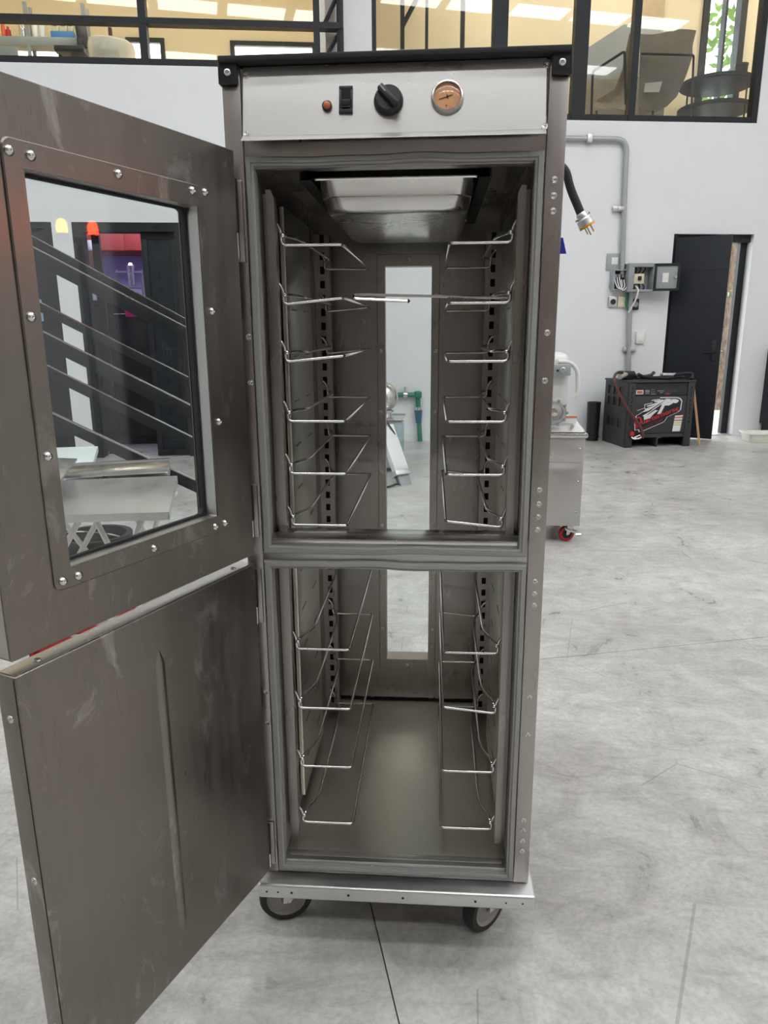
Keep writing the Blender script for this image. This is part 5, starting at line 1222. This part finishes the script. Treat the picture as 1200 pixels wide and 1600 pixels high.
for yy in (-5.85, -5.35):
    for a_, b_ in ((-0.22, 0.12), (0.12, -0.22)):
        G(WALL).tube([(xm+a_-0.3, yy, 0.0), (xm+b_-0.3, yy, ztray-0.045)], 0.014, 8).done('leg', 'white', t)
        G(WALL).tube([(xm+a_*0.6+0.02, yy, 0.0), (xm+b_*0.6+0.02, yy, ztray-0.045)], 0.014, 8).done('leg', 'white', t)
G(WALL).box(xm-0.75, xm+0.15, -5.87, -5.33, ztray-0.055, ztray-0.037, 0.003).done('top_frame', 'white', t)
# floor-standing things glimpsed between and below the doors
p = oz(64, 1000, 0.16); p.z = 0
t = thing('red_crate', 'red plastic crate glimpsed in the gap between the two open doors', 'crate', (p.x+0.13, p.y+0.1, 0))
p.x += 0.13; p.y += 0.1; p.z = 0
g = G(); g.frame((p.x-0.17, p.x+0.17, 0.0, 0.24), (p.x-0.155, p.x+0.155, 0.03, 0.20), p.y-0.13, p.y-0.12, 0.003); g.frame((p.x-0.17, p.x+0.17, 0.0, 0.24), (p.x-0.155, p.x+0.155, 0.03, 0.20), p.y+0.12, p.y+0.13, 0.003); g.done('end_frame', 'red', t)
g = G(); g.box(p.x-0.17, p.x-0.16, p.y-0.13, p.y+0.13, 0, 0.24, 0.003); g.box(p.x+0.16, p.x+0.17, p.y-0.13, p.y+0.13, 0, 0.24, 0.003); g.box(p.x-0.17, p.x+0.17, p.y-0.13, p.y+0.13, 0, 0.01); g.done('tub', 'red', t)
for k in range(4): G().box(p.x-0.16, p.x+0.16, p.y-0.128, p.y-0.122, 0.045+k*0.04, 0.068+k*0.04).done('slat', 'red', t, smooth=False)
p = oy(150, 850, 2.4)
t = thing('black_drum', 'low black bucket on the floor under the sheet metal', 'bucket', (p.x, 2.4, 0))
G().lathe([(0, 0), (0.15, 0), (0.16, 0.02), (0.19, 0.25), (0.2, 0.25), (0.2, 0.27), (0.17, 0.27), (0.14, 0.04), (0, 0.04)], (p.x, 2.4, 0), n=32).done('body', 'charger_dark', t)
G().tube([(p.x-0.19, 2.4, 0.24), (p.x-0.12, 2.3, 0.30), (p.x, 2.26, 0.32), (p.x+0.12, 2.3, 0.30), (p.x+0.19, 2.4, 0.24)], 0.006, 6, 0.05).done('handle', 'chrome', t)

# ================================================================== MEZZANINE ROOM ON THE LEFT
LZ = SILL_L-0.03
RY = DL+0.55
def lp(u, v, d=RY): s_, z_ = wl(u, v, d); return s_, z_
t = thing('wrapped_roll', 'big roll in white cling wrap just behind the left mezzanine glass', 'roll', WALL @ Vector((lp(170, 90)[0], RY, LZ)))
a, b, tp_ = lp(134, 75), lp(207, 75), lp(165, 53); cx = (a[0]+b[0])/2; R_ = (b[0]-a[0])/2
g = G(WALL); H_ = tp_[1]-LZ
g.lathe([(0, 0), (R_*0.96, 0), (R_, 0.03), (R_*1.0, H_*0.3), (R_*0.985, H_*0.5), (R_*1.0, H_*0.8), (R_*0.93, H_*0.92), (R_*0.7, H_*0.99), (R_*0.25, H_), (R_*0.12, H_*0.97), (0, H_*0.97)], (cx, RY+0.1, LZ), n=40)
for v in g.bm.verts:
    an = math.atan2(v.co.y-RY-0.1, v.co.x-cx); v.co.z += 0.03*math.sin(an*1.0)*(v.co.z-LZ)/H_-0.02*(v.co.x-cx)/R_*(v.co.z-LZ)/H_
g.done('wrapped_body', 'wrap', t)
G(WALL).cyl((cx, RY+0.1, LZ+H_*0.9), (cx, RY+0.1, lp(153, 37)[1]), 0.02, n=10).done('spindle', 'brown', t)
# wall shelf with its contents
SY = 0.55
def hp(u, v, d=SY): s_, z_ = wl(u, v, d); return s_, z_
sa, sb = hp(-40, 55), hp(137, 60); zsh = hp(60, 57)[1]
t = thing('storage_rack', 'grey metal storage rack behind the left mezzanine glass', 'rack', WALL @ Vector(((sa[0]+sb[0])/2, SY+0.2, LZ)))
G(WALL).box(sa[0], sb[0], SY, SY+0.20, zsh-0.09, zsh, 0.004).done('shelf', 'grey_paint', t)
for s_ in (sa[0]+0.03, hp(43, 60)[0], sb[0]-0.03):
    for yy in (SY+0.02, SY+0.18): G(WALL).box(s_-0.018, s_+0.018, yy-0.018, yy+0.018, LZ, zsh+0.35).done('post', 'grey_paint', t, smooth=False)
def stand(u0, u1, v_top, label, nm, cat, m, shape, d=SY+0.10, grp='things on the mezzanine rack', z0=None):
    a, b = hp(u0, v_top, d), hp(u1, v_top, d); z0 = zsh if z0 is None else z0; cx = (a[0]+b[0])/2; r = (b[0]-a[0])/2; h = a[1]-z0
    t = thing(nm, label, cat, WALL @ Vector((cx, d, z0)), group=grp)
    if shape == 'bottle':
        G(WALL).lathe([(0, 0), (r*0.95, 0), (r, 0.01), (r, h*0.72), (r*0.5, h*0.84), (r*0.42, h*0.86), (0, h*0.86)], (cx, d, z0), n=18).done('body', m, t)
        G(WALL).lathe([(r*0.5, h*0.86), (r*0.5, h), (0, h)], (cx, d, z0), n=14).done('cap', m if m != 'orange' else 'redprint', t)
    elif shape == 'box':
        G(WALL).box(cx-r, cx+r, d-0.05, d+0.04, z0, z0+h, 0.004).done('body', m, t); G(WALL).box(cx-r*0.5, cx+r*0.5, d-0.053, d-0.05, z0+h*0.6, z0+h*0.8).done('hand_hole', 'ink', t, smooth=False)
    return t, cx, r, h
stand(0, 6, 30, 'orange squeeze bottle on the left end of the mezzanine rack', 'bottle', 'bottle', 'orange', 'bottle')
stand(8, 16, 42, 'short red jar on the mezzanine rack beside the orange bottle', 'jar', 'jar', 'redprint', 'bottle')
stand(48, 57, 31, 'left one of two white bottles on the mezzanine rack', 'bottle', 'bottle', 'white', 'bottle')
stand(59, 69, 31, 'right one of two white bottles on the mezzanine rack', 'bottle', 'bottle', 'white', 'bottle')
zbl = hp(80, 51, SY+0.12)[1]
a, b = hp(82, 52, SY+0.12), hp(118, 58, SY+0.12)
o = G(WALL).box(a[0], b[0], SY+0.045, SY+0.155, zsh, a[1], 0.004).done('flat_crate', mat('crate_blue', (0.06, 0.22, 0.5), 0.5)); tag(o, 'flat blue crate under the cartons on the mezzanine rack', 'crate'); zc_ = a[1]
for k, (u0, u1) in enumerate(((81, 93), (94, 106), (107, 116))):
    stand(u0, u1, 38, ('left', 'middle', 'right')[k]+' one of three cream cartons on the blue crate', 'carton', 'carton', 'cream', 'box', grp='cartons on the blue crate', z0=zc_)
t, cx, r, h = stand(28, 40, 30, 'steel utensils standing in a holder on the mezzanine rack', 'utensil_holder', 'utensils', 'steel_bright', 'none')
G(WALL).lathe([(0, 0), (0.05, 0), (0.055, h*0.5), (0.05, h*0.5), (0.045, 0.02), (0, 0.02)], (cx, SY+0.12, zsh), n=18).done('holder', 'steel_bright', t)
for k in range(5): G(WALL).cyl((cx-0.03+0.015*k, SY+0.12, zsh+0.03), (cx-0.06+0.03*k, SY+0.12, zsh+h), 0.008, n=8).done('utensil', 'chrome', t)
# office chair back
a, b = hp(113, 30, SY-0.1), hp(133, 60, SY-0.1)
t = thing('office_chair', 'black office chair back rising in front of the mezzanine rack', 'chair', WALL @ Vector(((a[0]+b[0])/2, SY-0.25, LZ)))
m_ = (a[0]+b[0])/2
G(WALL).hexa([(a[0]+0.04, SY-0.12, b[1]-0.1), (b[0]+0.04, SY-0.12, b[1]-0.1), (b[0]+0.04, SY-0.07, b[1]-0.1), (a[0]+0.04, SY-0.07, b[1]-0.1), (a[0], SY-0.06, a[1]), (b[0], SY-0.06, a[1]), (b[0], SY-0.02, a[1]), (a[0], SY-0.02, a[1])], 0.015).done('backrest', 'black', t)
G(WALL).box(a[0]-0.1, b[0]+0.1, SY-0.55, SY-0.1, LZ+0.42, LZ+0.49, 0.02).done('seat', 'black', t)
G(WALL).box(m_-0.03, m_+0.03, SY-0.12, SY-0.09, LZ+0.44, b[1], 0.005).done('back_stem', 'black', t)
G(WALL).cyl((m_, SY-0.33, LZ+0.06), (m_, SY-0.33, LZ+0.43), 0.028, n=12).done('gas_lift', 'grey_paint', t)
for k in range(5):
    an = k*1.2566; G(WALL).cyl((m_, SY-0.33, LZ+0.08), (m_+0.26*math.cos(an), SY-0.33+0.26*math.sin(an), LZ+0.03), 0.018, n=8).done('foot', 'black', t)
# monitor at the left edge and small black clamp on the sill
a, b = lp(-30, 72, DL+0.7), lp(29, 92, DL+0.7)
t = thing('monitor', 'grey-backed monitor at the left end behind the mezzanine glass', 'monitor', WALL @ Vector(((a[0]+b[0])/2, DL+0.7, LZ)))
G(WALL).box(a[0], b[0], DL+0.68, DL+0.72, b[1]-0.05, a[1], 0.008).done('casing', 'grey_paint', t); G(WALL).box((a[0]+b[0])/2-0.05, (a[0]+b[0])/2+0.05, DL+0.7, DL+0.74, LZ, b[1], 0.004).done('stand', 'frame', t)
q = lp(108, 93, DL+0.3)
t = thing('clamp', 'small black clamp lying on the sill left of the wrapped roll', 'clamp', WALL @ Vector((q[0], DL+0.3, SILL_L)))
x = q[0]
g = G(WALL); g.tube([(x-0.09, DL+0.3, SILL_L+0.17), (x-0.07, DL+0.3, SILL_L+0.15), (x-0.065, DL+0.3, SILL_L+0.07), (x-0.02, DL+0.3, SILL_L+0.06)], 0.016, 8, 0.02); g.tube([(x-0.04, DL+0.3, SILL_L+0.02), (x+0.02, DL+0.3, SILL_L+0.13), (x+0.07, DL+0.3, SILL_L+0.13), (x+0.12, DL+0.3, SILL_L+0.02)], 0.022, 8, 0.04); g.box(x-0.1, x+0.14, DL+0.27, DL+0.33, SILL_L-0.03, SILL_L+0.085, 0.01); g.done('jaw', 'black', t)
G(WALL).cyl((x+0.04, DL+0.27, SILL_L+0.1), (x+0.04, DL+0.33, SILL_L+0.1), 0.03, n=12).done('screw_knob', 'black_matt', t)

# ================================================================== MEZZANINE ROOM ON THE RIGHT
RZ = SILL_R-0.03
QY = 0.75
def rp(u, v, d=QY): s_, z_ = wl(u, v, d); return Vector((s_, d, z_))
# sling lounge chair seen from behind: a big hanging sheet of taupe canvas on a thin black frame
t = thing('sling_chair', 'taupe canvas lounge chair on a thin black frame seen from behind the right glass', 'chair', WALL @ Vector((rp(1000, 170).x, QY, RZ)))
def sheet(rows, th=0.012):
    g = G(WALL); grid = []
    for r in rows: grid.append([g.bm.verts.new(v) for v in r])
    for i in range(len(grid)-1):
        for j in range(len(grid[0])-1): g.bm.faces.new((grid[i][j], grid[i][j+1], grid[i+1][j+1], grid[i+1][j]))
    r_ = bmesh.ops.solidify(g.bm, geom=list(g.bm.faces), thickness=th); return g
rows = []
for (ul, vl_, ur, vr_, dep) in ((996, 52, 1088, 47, 0.85), (1000, 66, 1082, 72, 0.80), (1000, 84, 1082, 88, 0.72), (999, 120, 1072, 118, 0.66), (998, 150, 1058, 150, 0.66), (998, 168, 1042, 166, 0.72), (998, 178, 1020, 178, 0.82)):
    rows.append([rp(ul+(ur-ul)*k/8, vl_+(vr_-vl_)*k/8+3*math.sin(k*0.8), dep+0.06*math.sin(math.pi*k/8)) for k in range(9)])
sheet(rows).done('back_sling', 'canvas', t)
rows = []
for (ul, vl_, ur, vr_, dep) in ((984, 50, 1000, 48, 0.95), (978, 78, 998, 80, 0.98), (972, 110, 996, 112, 1.0), (960, 140, 996, 145, 1.0), (930, 158, 996, 165, 0.95), (926, 166, 996, 176, 0.85)):
    rows.append([rp(ul+(ur-ul)*k/6, vl_+(vr_-vl_)*k/6+2*math.sin(k*1.3), dep+0.05*math.sin(k)) for k in range(7)])
sheet(rows).done('side_sling', mat('canvas_light', (0.42, 0.36, 0.28), 0.85, var=0.15, scale=9), t)
o = sheet([[rp(1008, 130, 0.60), rp(1035, 127, 0.60)], [rp(1006, 144, 0.60), rp(1030, 144, 0.60)]], 0.004).done('paper_tag', 'paper', t, smooth=False)
fr_ = [rp(924, 180, 1.0), rp(926, 112, 1.0), rp(976, 80, 0.9)]
G(WALL).tube(fr_+[rp(978, 178, 0.9)], 0.016, 8, 0.03).done('frame_loop', 'frame', t)
G(WALL).tube([rp(1002, 84, 0.62), rp(1084, 86, 0.62), rp(1080, 180, 0.7)], 0.014, 8, 0.03).done('frame_loop', 'frame', t)
for u in (932, 978, 1020, 1080):
    q = rp(u, 176, 0.8); G(WALL).cyl((q.x, 0.8, RZ), (q.x, 0.8, q.z+0.02), 0.014, n=8).done('leg', 'frame', t)
# two-tier round side table
t = thing('side_table', 'round two-tier black side table in front of the garden window', 'table', WALL @ Vector((rp(1120, 180, 1.3).x, 1.3, RZ)))
ca, cb_ = rp(1066, 140, 1.3), rp(1172, 140, 1.3); cx = (ca.x+cb_.x)/2; R_ = (cb_.x-ca.x)/2
for (v, nm) in ((136, 'table_top'), (176, 'lower_shelf')):
    zz = rp(1120, v, 1.3).z
    G(WALL).lathe([(0, 0), (R_*0.97, 0), (R_, 0.01), (R_, 0.05), (R_*0.96, 0.05), (R_*0.95, 0.02), (0, 0.02)], (cx, 1.3, zz), n=40).done(nm, 'frame', t)
for k in range(4):
    an = 0.5+k*math.pi/2; G(WALL).cyl((cx+R_*0.93*math.cos(an), 1.3+R_*0.93*math.sin(an), RZ), (cx+R_*0.93*math.cos(an), 1.3+R_*0.93*math.sin(an), rp(1120, 136, 1.3).z), 0.012, n=8).done('leg', 'frame', t)
zt_ = rp(1120, 136, 1.3).z+0.02
a, b = rp(1150, 100, 1.3), rp(1166, 123, 1.3)
o = thing('black_pot', 'black cylindrical pot on the round side table', 'pot', WALL @ Vector(((a.x+b.x)/2, 1.3, zt_)))
r_ = (b.x-a.x)/2; h_ = a.z-zt_
G(WALL).lathe([(0, 0), (r_*0.9, 0), (r_, h_), (r_*0.9, h_), (r_*0.8, 0.03), (0, 0.03)], ((a.x+b.x)/2, 1.3, zt_), n=24).done('pot_body', 'frame', o)
G(WALL).lathe([(r_*0.92, h_*0.9), (r_*1.06, h_*0.92), (r_*1.06, h_), (r_*0.92, h_)], ((a.x+b.x)/2, 1.3, zt_), n=24).done('pot_rim', 'black', o)
# sloping grey panel of furniture behind the sling chair, a tall cabinet and inner door frames
t = thing('day_bed', 'grey upholstered day bed with sloping back behind the sling chair', 'day bed', WALL @ Vector((rp(955, 150, 1.55).x, 1.55, RZ)))
P = [rp(916, 76, 1.55), rp(975, 38, 1.55), rp(1000, 40, 1.55), rp(1000, 120, 1.55), rp(916, 130, 1.55)]
G(WALL).prism([(p.x, p.z) for p in P], (0, 1.55, 0), (1, 0, 0), (0, 0, 1), -0.11).done('back', 'grey_paint', t, smooth=False)
a, b = rp(910, 128, 1.55), rp(1030, 128, 1.55); G(WALL).box(a.x, b.x, 1.3, 1.66, RZ+0.15, P[4].z, 0.03).done('base', 'canvas', t)
for x in (a.x+0.08, b.x-0.08): G(WALL).box(x-0.03, x+0.03, 1.4, 1.7, RZ, RZ+0.15).done('foot', 'frame', t, smooth=False)
a, b = rp(1003, -20, 1.8), rp(1036, 52, 1.8)
t = thing('bookcase', 'pale timber wall cabinet with a dark base behind the sling chair', 'cabinet', WALL @ Vector(((a.x+b.x)/2, 1.8, RZ)))
zmid = rp(1002, 24, 1.7).z
G(WALL).box(a.x, b.x, 1.8, 1.94, zmid, a.z+0.5, 0.01).done('upper_unit', mat('pale_oak', (0.52, 0.40, 0.26), 0.6, var=0.1), t); G(WALL).box(a.x, b.x, 1.8, 1.94, RZ, zmid, 0.01).done('lower_unit', 'grey_paint', t)
# inner partition frame to the left
for k, (u0, u1) in enumerate(((626, 632), (665, 669), (720, 726))):
    a, b = rp(u0, 60, 1.5), rp(u1, 60, 1.5)
    o = struct(G(WALL).box(a.x, b.x, 1.5, 1.56, RZ, HEAD+0.5).done('trim_%d' % (k+1), 'frame', smooth=False)); lab(o, 'dark upright of the inner partition, '+('left', 'middle', 'right')[k])
a, b = rp(629, 40, 1.5), rp(655, -10, 1.5)
o = struct(G(WALL).tube([(a.x, 1.53, a.z), (b.x, 1.53, b.z)], 0.03, 8).done('trim_4', 'frame')); lab(o, 'diagonal dark stay of the inner partition')
# shrub outside the garden window
a = rp(1135, 150, BR+0.7)
t = thing('garden_shrub', 'leafy green shrub outside the garden window', 'shrub', WALL @ Vector((a.x, BR+0.7, RZ)))
g = G(WALL)
for i in range(220):
    c = Vector((a.x+random.gauss(0.1, 0.35), BR+0.7+random.uniform(-0.3, 0.3), RZ+random.uniform(0.2, 2.6)))
    e1 = Vector((random.uniform(-1, 1), random.uniform(-0.3, 0.3), random.uniform(-0.6, 1))).normalized(); e2 = e1.cross(Vector((0.2, 1, 0.1))).normalized()
    g.prism([(0, -0.02), (0.08, -0.035), (0.18, 0), (0.08, 0.035), (0, 0.02)], c, e1, e2, 0.003)
o = g.done('leaves', 'leafgreen', t, smooth=False); o['kind'] = 'stuff'
G(WALL).tube([(a.x+0.1, BR+0.7, RZ-0.1), (a.x+0.15, BR+0.7, RZ+1.2), (a.x+0.05, BR+0.7, RZ+2.5)], 0.04, 8).done('stem', 'bark', t)
